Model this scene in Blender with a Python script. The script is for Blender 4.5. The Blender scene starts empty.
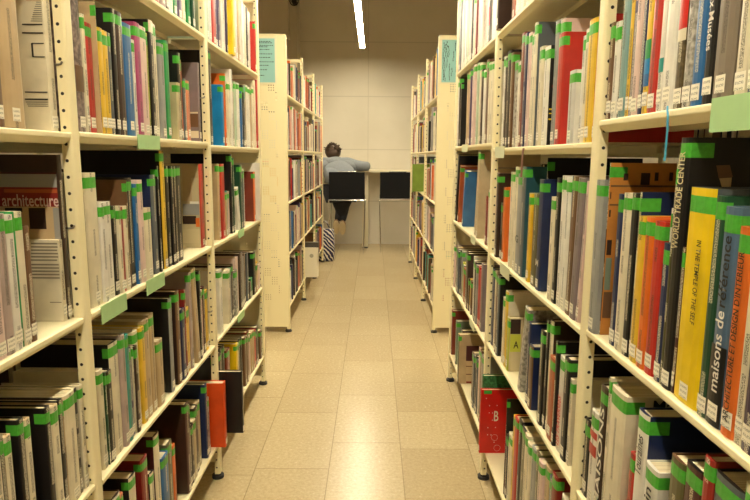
import bpy, bmesh, math, random
from math import sin, cos, pi, radians
from mathutils import Vector, Matrix

S = bpy.context.scene
COL = S.collection

# ------------------------------------------------------------------ camera
CAM = dict(f=603.383, pitch=0.15493, yaw=0.00317, roll=0.00737, h=1.3045)
cd = bpy.data.cameras.new('camera')
cam = bpy.data.objects.new('camera', cd); COL.objects.link(cam)
cd.sensor_fit = 'HORIZONTAL'; cd.sensor_width = 36.0; cd.lens = CAM['f'] / 750.0 * 36.0
cd.clip_start = .02; cd.clip_end = 100
_fw = Vector((sin(CAM['yaw']) * cos(CAM['pitch']), cos(CAM['yaw']) * cos(CAM['pitch']), -sin(CAM['pitch'])))
_rt = Vector((cos(CAM['yaw']), -sin(CAM['yaw']), 0)); _up = _rt.cross(_fw)
_r2 = cos(CAM['roll']) * _rt + sin(CAM['roll']) * _up
_u2 = -sin(CAM['roll']) * _rt + cos(CAM['roll']) * _up
m = Matrix.Identity(4)
for i in range(3):
    m[i][0] = _r2[i]; m[i][1] = _u2[i]; m[i][2] = -_fw[i]
m[0][3], m[1][3], m[2][3] = 0, 0, CAM['h']
cam.matrix_world = m
S.camera = cam

# ------------------------------------------------------------------ world, exposure, light settings
w = bpy.data.worlds.new('world'); S.world = w; w.use_nodes = True
w.node_tree.nodes['Background'].inputs[0].default_value = (1.0, .8, .55, 1)
w.node_tree.nodes['Background'].inputs[1].default_value = .05
S.view_settings.view_transform = 'Standard'; S.view_settings.look = 'None'
S.view_settings.gamma = 1.0; S.view_settings.use_curve_mapping = False
S.view_settings.exposure = 1.5
LAMP_COLOR = (1.0, .88, .63)
LAMP_POWER = 39.0          # emission of the tube diffusers
LAMP_Z = 2.708
LAMPS = [(-.160, 5.05, 8.28, 1), (-.155, 1.55, 4.75, 1), (-.150, -1.95, 1.25, 1),
         (-2.75, 4.6, 8.28, .8), (2.45, 4.6, 8.28, .8), (-2.75, .2, 4.2, .6), (2.45, .2, 4.2, .6)]  # side-aisle lamps are unseen, added for extra fill light

# ------------------------------------------------------------------ materials
def lin(h):
    h = h.lstrip('#'); o = []
    for i in (0, 2, 4):
        c = int(h[i:i + 2], 16) / 255
        o.append(c / 12.92 if c <= .04045 else ((c + .055) / 1.055) ** 2.4)
    return (o[0], o[1], o[2], 1)
HEX = dict(cream='#e3d9bf', black='#1c1a1b', white='#e8e4da', brown='#6e5038', darkbrown='#3a2820', red='#c2352c',
  yellow='#e8bf3a', grey='#9a9a98', navy='#1f2c55', orange='#e0702a', tan='#c2a983', slate='#5d646c', blue='#2f6aa5',
  teal='#2f9a90', pink='#e0c4bc', mauve='#b3a09a', purple='#4a3c66', maroon='#4a1f22', green='#2f9a55', darkgreen='#1f4a35',
  olive='#5f5a3c', lime='#c2c84a', magenta='#b04a78', beige='#c8b994', salmon='#e08a66', speckbrown='#8a7a76',
  speckle='#a8a49c', speckdark='#4a463e', darkred='#85231f', redorange='#e0501c', palegreen='#b9cbb0', gold='#eecb18',
  skyblue='#1f86c8', redbrown='#7e3426', rust='#b0582e', greymauve='#85787c', greygreen='#7c8a78', map='#c9b795',
  greyclear='#cfcdc8', greenphoto='#3f7a4c', brightred='#d01f18', moss='#5a4c34', taupe='#85796a', indigo='#2e2c58',
  bluegrey='#56708c', darkpurple='#3a2a44', redtop='#9a2c26', pinkred='#d84a5c', tealdark='#2a5560', tape='#3fae3f',
  ink='#1c1a18', ochre='#cf8a42', faint='#8a8070', straw='#d8cca0', greyteal='#7fa3a2')
def luma(c): return .3 * c[0] + .59 * c[1] + .11 * c[2]
MATS = {}
def mat(name, color=(.8, .8, .8, 1), rough=.5, metal=0, spec=.5, emis=None, noise=0, nscale=20, bump=0, bscale=100):
    if name in MATS: return MATS[name]
    m = bpy.data.materials.new(name); m.use_nodes = True; MATS[name] = m
    nt = m.node_tree; b = nt.nodes['Principled BSDF']
    b.inputs['Base Color'].default_value = color; b.inputs['Roughness'].default_value = rough
    b.inputs['Metallic'].default_value = metal; b.inputs['Specular IOR Level'].default_value = spec
    tc = nt.nodes.new('ShaderNodeTexCoord')
    if noise:
        n = nt.nodes.new('ShaderNodeTexNoise'); n.inputs['Scale'].default_value = nscale; n.inputs['Detail'].default_value = 4
        nt.links.new(tc.outputs['Object'], n.inputs['Vector'])
        mx = nt.nodes.new('ShaderNodeMix'); mx.data_type = 'RGBA'; mx.blend_type = 'MULTIPLY'; mx.inputs[0].default_value = noise
        mx.inputs[6].default_value = color
        rmp = nt.nodes.new('ShaderNodeValToRGB'); rmp.color_ramp.elements[0].position = .3; rmp.color_ramp.elements[1].position = .7
        rmp.color_ramp.elements[0].color = (.35, .35, .35, 1)
        nt.links.new(n.outputs['Fac'], rmp.inputs[0]); nt.links.new(rmp.outputs[0], mx.inputs[7])
        nt.links.new(mx.outputs[2], b.inputs['Base Color'])
    if bump:
        n2 = nt.nodes.new('ShaderNodeTexNoise'); n2.inputs['Scale'].default_value = bscale
        nt.links.new(tc.outputs['Object'], n2.inputs['Vector'])
        bp = nt.nodes.new('ShaderNodeBump'); bp.inputs['Strength'].default_value = bump; bp.inputs['Distance'].default_value = .002
        nt.links.new(n2.outputs['Fac'], bp.inputs['Height']); nt.links.new(bp.outputs[0], b.inputs['Normal'])
    if emis:
        b.inputs['Emission Color'].default_value = emis[0]; b.inputs['Emission Strength'].default_value = emis[1]
    return m

def math_node(nt, op, a, b=None, c=None):
    n = nt.nodes.new('ShaderNodeMath'); n.operation = op
    for i, x in enumerate((a, b, c)):
        if x is None: continue
        if isinstance(x, (int, float)): n.inputs[i].default_value = x
        else: nt.links.new(x, n.inputs[i])
    return n.outputs[0]

def book_mat(cname, gloss=.32):
    """printed book cloth or board; the spine's UV (metres) carries rows of title lettering too small to read"""
    key = 'book_' + cname
    if key in MATS: return MATS[key]
    col = lin(HEX[cname]); m = bpy.data.materials.new(key); m.use_nodes = True; MATS[key] = m
    nt = m.node_tree; b = nt.nodes['Principled BSDF']; b.inputs['Roughness'].default_value = gloss
    b.inputs['Specular IOR Level'].default_value = .45
    uv = nt.nodes.new('ShaderNodeUVMap'); uv.uv_map = 'uv'
    sp = nt.nodes.new('ShaderNodeSeparateXYZ'); nt.links.new(uv.outputs[0], sp.inputs[0])
    x, y = sp.outputs[0], sp.outputs[1]
    ax = math_node(nt, 'ABSOLUTE', x)
    band = math_node(nt, 'LESS_THAN', ax, .0042)
    n1 = nt.nodes.new('ShaderNodeTexNoise'); n1.noise_dimensions = '2D'; n1.inputs['Scale'].default_value = 620; n1.inputs['Detail'].default_value = 1
    nt.links.new(uv.outputs[0], n1.inputs['Vector'])
    letters = math_node(nt, 'GREATER_THAN', n1.outputs['Fac'], .49)
    n2 = nt.nodes.new('ShaderNodeTexNoise'); n2.noise_dimensions = '1D'; n2.inputs['Scale'].default_value = 9; n2.inputs['Detail'].default_value = 1
    nt.links.new(y, n2.inputs['W'])
    seg = math_node(nt, 'GREATER_THAN', n2.outputs['Fac'], .47)
    mask = math_node(nt, 'MULTIPLY', math_node(nt, 'MULTIPLY', band, letters), seg)
    dark = luma(col) > .16
    ink = (.03, .025, .02, 1) if dark else (.75, .68, .5, 1)
    # cloth mottling, stronger on the "speckled" colours
    tc = nt.nodes.new('ShaderNodeTexCoord')
    n3 = nt.nodes.new('ShaderNodeTexNoise'); nt.links.new(tc.outputs['Object'], n3.inputs['Vector'])
    spk = cname in ('speckle', 'speckbrown', 'speckdark', 'moss', 'greenphoto')
    n3.inputs['Scale'].default_value = 90 if spk else 14; n3.inputs['Detail'].default_value = 5
    rp = nt.nodes.new('ShaderNodeValToRGB')
    rp.color_ramp.elements[0].position = .38; rp.color_ramp.elements[1].position = .62
    k = .5 if spk else .84
    rp.color_ramp.elements[0].color = (col[0] * k, col[1] * k, col[2] * k, 1)
    kk = 1.25 if spk else 1.0
    rp.color_ramp.elements[1].color = (min(col[0] * kk, .85), min(col[1] * kk, .85), min(col[2] * kk, .85), 1)
    nt.links.new(n3.outputs['Fac'], rp.inputs[0])
    mx = nt.nodes.new('ShaderNodeMix'); mx.data_type = 'RGBA'
    nt.links.new(math_node(nt, 'MULTIPLY', mask, .8), mx.inputs[0]); nt.links.new(rp.outputs[0], mx.inputs[6]); mx.inputs[7].default_value = ink
    nt.links.new(mx.outputs[2], b.inputs['Base Color'])
    return m

def pages_mat():
    m = mat('book_pages', lin('#e6d8b4'), .8)
    nt = m.node_tree
    if nt.nodes.get('wv'): return m
    b = nt.nodes['Principled BSDF']; tc = nt.nodes.new('ShaderNodeTexCoord')
    wv = nt.nodes.new('ShaderNodeTexNoise'); wv.name = 'wv'; wv.inputs['Scale'].default_value = 1
    mp = nt.nodes.new('ShaderNodeMapping'); mp.inputs['Scale'].default_value = (2, 900, 2)
    nt.links.new(tc.outputs['Object'], mp.inputs[0]); nt.links.new(mp.outputs[0], wv.inputs['Vector'])
    rp = nt.nodes.new('ShaderNodeValToRGB'); rp.color_ramp.elements[0].color = lin('#b7a57c'); rp.color_ramp.elements[1].color = lin('#efe4c6')
    rp.color_ramp.elements[0].position = .35; rp.color_ramp.elements[1].position = .6
    nt.links.new(wv.outputs['Fac'], rp.inputs[0]); nt.links.new(rp.outputs[0], b.inputs['Base Color'])
    return m

def label_mat():
    key = 'call_number_label'
    if key in MATS: return MATS[key]
    m = bpy.data.materials.new(key); m.use_nodes = True; MATS[key] = m
    nt = m.node_tree; b = nt.nodes['Principled BSDF']; b.inputs['Roughness'].default_value = .4
    uv = nt.nodes.new('ShaderNodeUVMap'); uv.uv_map = 'uv'
    sp = nt.nodes.new('ShaderNodeSeparateXYZ'); nt.links.new(uv.outputs[0], sp.inputs[0])
    n1 = nt.nodes.new('ShaderNodeTexNoise'); n1.noise_dimensions = '2D'; n1.inputs['Scale'].default_value = 700; n1.inputs['Detail'].default_value = 0
    nt.links.new(uv.outputs[0], n1.inputs['Vector'])
    l = math_node(nt, 'GREATER_THAN', n1.outputs['Fac'], .5)
    row = math_node(nt, 'GREATER_THAN', math_node(nt, 'SINE', math_node(nt, 'MULTIPLY', sp.outputs[1], 2 * pi / .0075)), .1)
    inn = math_node(nt, 'LESS_THAN', math_node(nt, 'ABSOLUTE', sp.outputs[0]), .009)
    mk = math_node(nt, 'MULTIPLY', math_node(nt, 'MULTIPLY', l, row), inn)
    mx = nt.nodes.new('ShaderNodeMix'); mx.data_type = 'RGBA'; nt.links.new(math_node(nt, 'MULTIPLY', mk, .6), mx.inputs[0])
    mx.inputs[6].default_value = lin('#efe9d8'); mx.inputs[7].default_value = lin('#222222')
    nt.links.new(mx.outputs[2], b.inputs['Base Color'])
    return m

M_PAGES = pages_mat(); M_LABEL = label_mat()
M_TAPE = mat('green_tape', lin('#4fb43c'), .35, noise=.35, nscale=160)
M_METAL = mat('cream_enamelled_steel', lin('#efe4bb'), .38, bump=.05, bscale=300)
M_METAL2 = mat('cream_steel_deck', lin('#e8deb8'), .45)
M_DARK = mat('dark_hole', (.012, .01, .008, 1), .9)
M_RUBBER = mat('black_rubber', (.02, .018, .018, 1), .6)
M_CHROME = mat('chrome', (.75, .75, .75, 1), .18, metal=1)
M_WIRE = mat('steel_wire', (.32, .3, .27, 1), .35, metal=1)
M_GREENPAPER = mat('green_paper', lin('#a9cf94'), .6, noise=.1, nscale=30)

def peg_mat():
    m = bpy.data.materials.new('cream_steel_with_peg_holes'); m.use_nodes = True
    nt = m.node_tree; b = nt.nodes['Principled BSDF']; b.inputs['Roughness'].default_value = .38
    uv = nt.nodes.new('ShaderNodeUVMap'); uv.uv_map = 'uv'
    sp = nt.nodes.new('ShaderNodeSeparateXYZ'); nt.links.new(uv.outputs[0], sp.inputs[0])
    fz = math_node(nt, 'MULTIPLY', math_node(nt, 'SUBTRACT', math_node(nt, 'FRACT', math_node(nt, 'MULTIPLY', sp.outputs[1], 1 / .0335)), .5), .0335)
    d = math_node(nt, 'ADD', math_node(nt, 'MULTIPLY', sp.outputs[0], sp.outputs[0]), math_node(nt, 'MULTIPLY', fz, fz))
    mx = nt.nodes.new('ShaderNodeMix'); mx.data_type = 'RGBA'; nt.links.new(math_node(nt, 'LESS_THAN', d, .0034 ** 2), mx.inputs[0])
    mx.inputs[6].default_value = lin('#efe4bb'); mx.inputs[7].default_value = (.012, .01, .008, 1)
    nt.links.new(mx.outputs[2], b.inputs['Base Color'])
    return m
M_PEG = peg_mat()

def floor_mat():
    m = bpy.data.materials.new('polished_stone_tiles'); m.use_nodes = True
    nt = m.node_tree; b = nt.nodes['Principled BSDF']
    tc = nt.nodes.new('ShaderNodeTexCoord')
    mp = nt.nodes.new('ShaderNodeMapping'); mp.inputs['Rotation'].default_value = (0, 0, pi / 2)
    mp.inputs['Location'].default_value = (.13, -.13 + 3 * .31, 0)
    nt.links.new(tc.outputs['Object'], mp.inputs[0])
    br = nt.nodes.new('ShaderNodeTexBrick'); nt.links.new(mp.outputs[0], br.inputs['Vector'])
    br.offset = .42; br.offset_frequency = 2; br.squash = .72; br.squash_frequency = 3
    br.inputs['Scale'].default_value = 1; br.inputs['Brick Width'].default_value = .56; br.inputs['Row Height'].default_value = .31
    br.inputs['Mortar Size'].default_value = .0018; br.inputs['Mortar Smooth'].default_value = .3; br.inputs['Bias'].default_value = 0
    br.inputs['Color1'].default_value = lin('#c9b894'); br.inputs['Color2'].default_value = lin('#beac88'); br.inputs['Mortar'].default_value = lin('#9a8a68')
    n = nt.nodes.new('ShaderNodeTexNoise'); n.inputs['Scale'].default_value = 70; n.inputs['Detail'].default_value = 8; n.inputs['Roughness'].default_value = .75
    nt.links.new(tc.outputs['Object'], n.inputs['Vector'])
    rp = nt.nodes.new('ShaderNodeValToRGB'); rp.color_ramp.elements[0].position = .32; rp.color_ramp.elements[0].color = (.62, .58, .5, 1)
    rp.color_ramp.elements[1].position = .55; rp.color_ramp.elements[1].color = (1, 1, 1, 1)
    nt.links.new(n.outputs['Fac'], rp.inputs[0])
    n5 = nt.nodes.new('ShaderNodeTexNoise'); n5.inputs['Scale'].default_value = 2.2; n5.inputs['Detail'].default_value = 3
    nt.links.new(tc.outputs['Object'], n5.inputs['Vector'])
    rp5 = nt.nodes.new('ShaderNodeValToRGB'); rp5.color_ramp.elements[0].position = .3; rp5.color_ramp.elements[0].color = (.96, .95, .93, 1)
    rp5.color_ramp.elements[1].position = .8; rp5.color_ramp.interpolation = 'EASE'
    nt.links.new(n5.outputs['Fac'], rp5.inputs[0])
    mx = nt.nodes.new('ShaderNodeMix'); mx.data_type = 'RGBA'; mx.blend_type = 'MULTIPLY'; mx.inputs[0].default_value = .55
    nt.links.new(br.outputs['Color'], mx.inputs[6]); nt.links.new(rp.outputs[0], mx.inputs[7])
    mx2 = nt.nodes.new('ShaderNodeMix'); mx2.data_type = 'RGBA'; mx2.blend_type = 'MULTIPLY'; mx2.inputs[0].default_value = 1
    nt.links.new(mx.outputs[2], mx2.inputs[6]); nt.links.new(rp5.outputs[0], mx2.inputs[7])
    nt.links.new(mx2.outputs[2], b.inputs['Base Color'])
    rr = nt.nodes.new('ShaderNodeMapRange'); rr.inputs[3].default_value = .17; rr.inputs[4].default_value = .34
    nt.links.new(n.outputs['Fac'], rr.inputs[0]); nt.links.new(rr.outputs[0], b.inputs['Roughness'])
    b.inputs['Specular IOR Level'].default_value = .4
    return m
def concrete_mat(name, c, joint=True):
    m = bpy.data.materials.new(name); m.use_nodes = True
    nt = m.node_tree; b = nt.nodes['Principled BSDF']; b.inputs['Roughness'].default_value = .85
    tc = nt.nodes.new('ShaderNodeTexCoord')
    n = nt.nodes.new('ShaderNodeTexNoise'); n.inputs['Scale'].default_value = 1.3; n.inputs['Detail'].default_value = 8
    nt.links.new(tc.outputs['Object'], n.inputs['Vector'])
    rp = nt.nodes.new('ShaderNodeValToRGB'); rp.color_ramp.elements[0].position = .3; rp.color_ramp.elements[1].position = .7
    rp.color_ramp.elements[0].color = (c[0] * .86, c[1] * .85, c[2] * .82, 1); rp.color_ramp.elements[1].color = c
    nt.links.new(n.outputs['Fac'], rp.inputs[0])
    out = rp.outputs[0]
    if joint:   # board joints every 0.75 m of height
        sp = nt.nodes.new('ShaderNodeSeparateXYZ'); nt.links.new(tc.outputs['Object'], sp.inputs[0])
        fr = math_node(nt, 'FRACT', math_node(nt, 'MULTIPLY_ADD', sp.outputs[2], 1 / .755, -2.142 / .755 + 4))
        ln = math_node(nt, 'LESS_THAN', fr, .018)
        fr2 = math_node(nt, 'FRACT', math_node(nt, 'MULTIPLY_ADD', sp.outputs[0], 1 / 1.5, .06))
        ln2 = math_node(nt, 'LESS_THAN', fr2, .006)
        lm = math_node(nt, 'MAXIMUM', ln, ln2)
        mx = nt.nodes.new('ShaderNodeMix'); mx.data_type = 'RGBA'; mx.blend_type = 'MULTIPLY'
        nt.links.new(math_node(nt, 'MULTIPLY', lm, .22), mx.inputs[0]); nt.links.new(out, mx.inputs[6]); mx.inputs[7].default_value = (.2, .17, .12, 1)
        out = mx.outputs[2]
    nt.links.new(out, b.inputs['Base Color'])
    return m
def perforated_mat():
    m = bpy.data.materials.new('perforated_cream_steel'); m.use_nodes = True
    nt = m.node_tree; b = nt.nodes['Principled BSDF']; b.inputs['Base Color'].default_value = lin('#efe4bb'); b.inputs['Roughness'].default_value = .4
    out = nt.nodes['Material Output']; tr = nt.nodes.new('ShaderNodeBsdfTransparent'); mix = nt.nodes.new('ShaderNodeMixShader')
    tc = nt.nodes.new('ShaderNodeTexCoord'); sp = nt.nodes.new('ShaderNodeSeparateXYZ'); nt.links.new(tc.outputs['Object'], sp.inputs[0])
    x, z = sp.outputs[0], sp.outputs[2]
    P = .0165
    fx = math_node(nt, 'SUBTRACT', math_node(nt, 'FRACT', math_node(nt, 'MULTIPLY', x, 1 / P)), .5)
    fz = math_node(nt, 'SUBTRACT', math_node(nt, 'FRACT', math_node(nt, 'MULTIPLY', z, 1 / P)), .5)
    d2 = math_node(nt, 'ADD', math_node(nt, 'MULTIPLY', fx, fx), math_node(nt, 'MULTIPLY', fz, fz))
    dot = math_node(nt, 'LESS_THAN', d2, .045)
    ix = math_node(nt, 'FLOOR', math_node(nt, 'MULTIPLY', x, 1 / P)); iz = math_node(nt, 'FLOOR', math_node(nt, 'MULTIPLY', z, 1 / P))
    # staggered clusters 3 dots wide, 4 high, stepping diagonally
    cz = math_node(nt, 'FLOOR', math_node(nt, 'DIVIDE', iz, 4))
    sh = math_node(nt, 'MULTIPLY', math_node(nt, 'MODULO', math_node(nt, 'ADD', cz, 400), 3), 3)
    cx = math_node(nt, 'MODULO', math_node(nt, 'ADD', math_node(nt, 'ADD', ix, sh), 900), 9)
    cl = math_node(nt, 'LESS_THAN', cx, 2.5)
    # only in a band down the middle of the panel
    g = math_node(nt, 'LESS_THAN', math_node(nt, 'ABSOLUTE', x), .27)
    zz = math_node(nt, 'LESS_THAN', math_node(nt, 'ABSOLUTE', math_node(nt, 'ADD', z, .04)), .80)
    mk = math_node(nt, 'MULTIPLY', math_node(nt, 'MULTIPLY', dot, cl), math_node(nt, 'MULTIPLY', g, zz))
    nt.links.new(mk, mix.inputs[0]); nt.links.new(b.outputs[0], mix.inputs[1]); nt.links.new(tr.outputs[0], mix.inputs[2])
    nt.links.new(mix.outputs[0], out.inputs[0])
    return m
M_PERF = perforated_mat()

# ------------------------------------------------------------------ mesh helpers
class MB:
    def __init__(s): s.v = []; s.f = []; s.m = []; s.uv = []; s.mats = []
    def mi(s, m):
        if m not in s.mats: s.mats.append(m)
        return s.mats.index(m)
    def add(s, vs, fs, m, uvs=None, M=None):
        k = len(s.v); i = s.mi(m)
        s.v += [tuple(M @ Vector(p)) if M else tuple(p) for p in vs]
        for j, f in enumerate(fs):
            s.f.append(tuple(k + a for a in f)); s.m.append(i)
            s.uv.append(uvs[j] if uvs else None)
    def box(s, a, b, m, M=None):
        x0, y0, z0 = a; x1, y1, z1 = b
        vs = [(x0, y0, z0), (x1, y0, z0), (x1, y1, z0), (x0, y1, z0), (x0, y0, z1), (x1, y0, z1), (x1, y1, z1), (x0, y1, z1)]
        s.add(vs, [(3, 2, 1, 0), (4, 5, 6, 7), (0, 1, 5, 4), (1, 2, 6, 5), (2, 3, 7, 6), (3, 0, 4, 7)], m, M=M)
    def prism(s, pts, z0, z1, m, M=None):
        n = len(pts)
        vs = [(x, y, z0) for x, y in pts] + [(x, y, z1) for x, y in pts]
        fs = [tuple(range(n - 1, -1, -1)), tuple(range(n, 2 * n))] + [(i, (i + 1) % n, n + (i + 1) % n, n + i) for i in range(n)]
        s.add(vs, fs, m, M=M)
    def tube(s, path, r, m, n=8, caps=True, M=None):
        path = [Vector(p) for p in path]; vs = []; k = len(path)
        rr = r if isinstance(r, (list, tuple)) else [r] * k
        prev = None
        for i, p in enumerate(path):
            d = (path[min(i + 1, k - 1)] - path[max(i - 1, 0)]).normalized()
            if prev is None:
                a = Vector((0, 0, 1)) if abs(d.z) < .9 else Vector((1, 0, 0)); x = d.cross(a).normalized()
            else: x = (prev - d * prev.dot(d)).normalized()
            prev = x; y = d.cross(x)
            vs += [tuple(p + rr[i] * (cos(2 * pi * j / n) * x + sin(2 * pi * j / n) * y)) for j in range(n)]
        fs = [(i * n + j, i * n + (j + 1) % n, (i + 1) * n + (j + 1) % n, (i + 1) * n + j) for i in range(k - 1) for j in range(n)]
        if caps: fs += [tuple(range(n - 1, -1, -1)), tuple(range((k - 1) * n, k * n))]
        s.add(vs, fs, m, M=M)
    def build(s, name, parent=None, loc=None, smooth=False, bevel=0, segs=2):
        me = bpy.data.meshes.new(name); me.from_pydata(s.v, [], s.f)
        for m in s.mats: me.materials.append(m)
        me.polygons.foreach_set('material_index', s.m)
        if any(u for u in s.uv):
            L = me.uv_layers.new(name='uv'); i = 0
            for p, u in zip(me.polygons, s.uv):
                for j, li in enumerate(p.loop_indices):
                    L.data[li].uv = u[j] if u else (9, 0)
        if smooth: me.polygons.foreach_set('use_smooth', [True] * len(me.polygons))
        me.update()
        o = bpy.data.objects.new(name, me); COL.objects.link(o)
        if parent: o.parent = parent
        if loc: o.location = loc
        if bevel:
            md = o.modifiers.new('bevel', 'BEVEL'); md.width = bevel; md.segments = segs; md.limit_method = 'ANGLE'
        return o

def empty(name, loc=(0, 0, 0), rz=0):
    o = bpy.data.objects.new(name, None); COL.objects.link(o); o.location = loc; o.rotation_euler = (0, 0, rz)
    o.empty_display_size = .05
    return o
def tag(o, label, cat, group=None, kind=None):
    o['label'] = label; o['category'] = cat
    if group: o['group'] = group
    if kind: o['kind'] = kind
    return o
def struct(o): o['kind'] = 'structure'; return o

def text_mesh(name, body, mt, M, w, h, parent, ext=.0004, shear=0):
    """lettering scaled to w (along the line) by h (cap height), M places its lower left corner"""
    c = bpy.data.curves.new(name, 'FONT'); c.body = body; c.size = 1; c.extrude = 0; c.shear = shear; c.offset = .012; c.resolution_u = 3
    t = bpy.data.objects.new(name, c); COL.objects.link(t)
    dg = bpy.context.evaluated_depsgraph_get(); me = bpy.data.meshes.new_from_object(t.evaluated_get(dg))
    bpy.data.objects.remove(t); bpy.data.curves.remove(c)
    xs = [v.co.x for v in me.vertices]; x0, x1 = min(xs), max(xs)
    caps = max(.5, min(.74, max(v.co.y for v in me.vertices)))
    for v in me.vertices:
        v.co = M @ Vector(((v.co.x - x0) / (x1 - x0) * w, v.co.y / caps * h, ext))
    me.materials.clear(); me.materials.append(mt)
    o = bpy.data.objects.new(name, me); COL.objects.link(o); o.parent = parent
    return o

# ------------------------------------------------------------------ the room
mb = MB(); mb.box((-6, -3.2, -.1), (6, 9.4, 0), floor_mat()); fl = struct(mb.build('floor'))
M_WALL = concrete_mat('pale_concrete_wall', lin('#dfd8c8'))
mb = MB(); mb.box((-6, 8.95, 0), (6, 9.15, 4.6), M_WALL); struct(mb.build('wall_back'))
M_WALL2 = concrete_mat('side_concrete_wall', lin('#cdc3ae'), joint=False)
mb = MB(); mb.box((-6.2, -3.2, 0), (-6, 9.15, 4.6), M_WALL2); struct(mb.build('wall_left'))
mb = MB(); mb.box((6, -3.2, 0), (6.2, 9.15, 4.6), M_WALL2); struct(mb.build('wall_right'))
mb = MB(); mb.box((-6.2, -3.4, 0), (6.2, -3.2, 4.6), M_WALL2); struct(mb.build('wall_front'))
mb = MB(); mb.box((-6.2, -3.4, 4.6), (6.2, 9.15, 4.8), mat('ceiling_concrete', lin('#c4baa6'), .9, noise=.2, nscale=2)); struct(mb.build('ceiling'))
# concrete pier in the back corner with a stepped edge and a round fitting on it
mb = MB(); mb.box((-1.75, 8.60, 0), (-1.06, 8.949, 4.599), M_WALL2)
pier = struct(mb.build('trim_1'))
mb = MB(); mb.box((-1.75, 8.47, 0), (-1.26, 8.60, 2.55), M_WALL2); mb.box((-1.75, 8.47, 2.86), (-1.16, 8.60, 4.599), M_WALL2)
struct(mb.build('trim_2'))
# small dark ring-shaped fitting high on the pier
mb = MB()
for r in (.055, .03):
    mb.tube([(-1.075 + r * cos(a), 8.448, 3.33 + r * sin(a)) for a in [2 * pi * k / 20 for k in range(21)]], .008, MATS['dark_hole'], 6)
mb.box((-1.10, 8.45, 3.31), (-1.05, 8.60, 3.35), MATS['dark_hole'])
tag(mb.build('wall_fitting'), 'small dark ring-shaped fitting high on the concrete pier', 'wall fitting')

# ------------------------------------------------------------------ lamps
def lamp(x, y0, y1, k, label):
    o = empty('linear_lamp', (x, (y0 + y1) / 2, LAMP_Z)); L = (y1 - y0) / 2
    hm = mat('lamp_housing', lin('#bdb6a4'), .5)
    mb = MB(); mb.box((-.036, -L, .012), (.036, L, .075), hm)
    mb.box((-.036, -L, -.004), (-.0305, L, .012), hm); mb.box((.0305, -L, -.004), (.036, L, .012), hm); mb.box((-.0305, -L, -.004), (.0305, -L + .008, .012), hm); mb.box((-.0305, L - .008, -.004), (.0305, L, .012), hm)
    mb.build('housing', o)
    mb = MB(); mb.box((-.030, -L + .01, 0), (.030, L - .01, .012), mat('lamp_diffuser_%d' % round(k * 10), (1, 1, 1, 1), .5, emis=((*LAMP_COLOR, 1), LAMP_POWER * k))); mb.build('diffuser', o)
    for s in (-1, 1):
        mb = MB(); mb.tube([(0, s * L * .8, .075), (0, s * L * .8, 4.598 - LAMP_Z)], .0025, M_WIRE, 6); mb.build('suspension_wire', o)
    tag(o, label, 'lamp')
lab = ['long glowing linear lamp hanging over the aisle before the back wall', 'linear lamp hanging over the near half of the aisle',
       'linear lamp hanging over the aisle behind the viewer', 'unseen fill lamp added over the aisle beyond the left rack, far half',
       'unseen fill lamp added over the aisle beyond the right rack, far half', 'unseen fill lamp added over the aisle beyond the left rack, near half',
       'unseen fill lamp added over the aisle beyond the right rack, near half']
for a, l in zip(LAMPS, lab): lamp(*a, l)

# ------------------------------------------------------------------ racks
POST_Y, POST_X, TOP = .035, .022, 2.125
def upright(rack, sgn, x, y, holes=True):
    """front face at x, sgn = outwards; a rounded folded post with a black levelling foot and peg holes"""
    r = .007; hw = POST_Y / 2
    prof = [(-POST_X, -hw), (-r, -hw)] + [(-r + r * cos(a), -hw + r + r * sin(a)) for a in [-pi / 2 + k * pi / 8 for k in range(1, 5)]] \
        + [(-r + r * cos(a), hw - r + r * sin(a)) for a in [k * pi / 8 for k in range(0, 5)]] + [(-POST_X, hw)]
    prof = [(x + sgn * a, y + (b if sgn > 0 else -b)) for a, b in prof]
    mb = MB(); mb.prism(prof, .022, TOP, M_PEG if holes else M_METAL)
    if holes:                       # UV in metres on the narrow side face that carries the peg holes
        n = len(prof); i = 0 if sgn > 0 else n - 2
        c = -.0135
        ua, ub = (prof[i][0] - x) * sgn - c, (prof[(i + 1) % n][0] - x) * sgn - c
        mb.uv[2 + i] = [(ua, .022), (ub, .022), (ub, TOP), (ua, TOP)]
    u = mb.build('upright', rack)
    fx = x - sgn * .014
    mb = MB(); mb.tube([(fx, y, 0.0005), (fx, y, .012), (fx, y, .013), (fx, y, .024)], [.024, .024, .017, .013], M_RUBBER, 16); mb.build('foot', u)
def shelf(rack, sgn, x, y0, y1, z, depth=.285):
    mb = MB(); a = y0 + POST_Y / 2 + .0006; b = y1 - POST_Y / 2 - .0006
    X = lambda d: x - sgn * d
    def bx(d0, d1, z0, z1, m, ya=a, yb=b):
        p, q = sorted((X(d0), X(d1))); mb.box((p, ya, z0), (q, yb, z1), m)
    pf = [(.007, -.0007), (.0025, -.0012), (.001, -.003), (.001, -.0115), (.003, -.014), (.015, -.0245), (.019, -.0245), (.019, -.0215), (.008, -.011), (.007, -.006)]
    k = len(pf); vv = [(X(d), yy, z + h) for yy in (a, b) for d, h in pf]          # rolled lip: short upright nose, then folded back under the deck
    mb.add(vv, [tuple(range(k)), tuple(range(2 * k - 1, k - 1, -1))] + [(i, k + i, k + (i + 1) % k, (i + 1) % k) for i in range(k)], M_METAL)
    bx(.006, depth, z - .006, z - .0007, M_METAL2)        # deck
    bx(depth - .004, depth, z - .030, z - .006, M_METAL)
    bx(depth * .5 - .006, depth * .5 + .006, z - .022, z - .006, M_METAL2)
    o = mb.build('shelf_board', rack, bevel=.0022, segs=2)
    # bracket tabs at both ends
    return o
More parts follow.
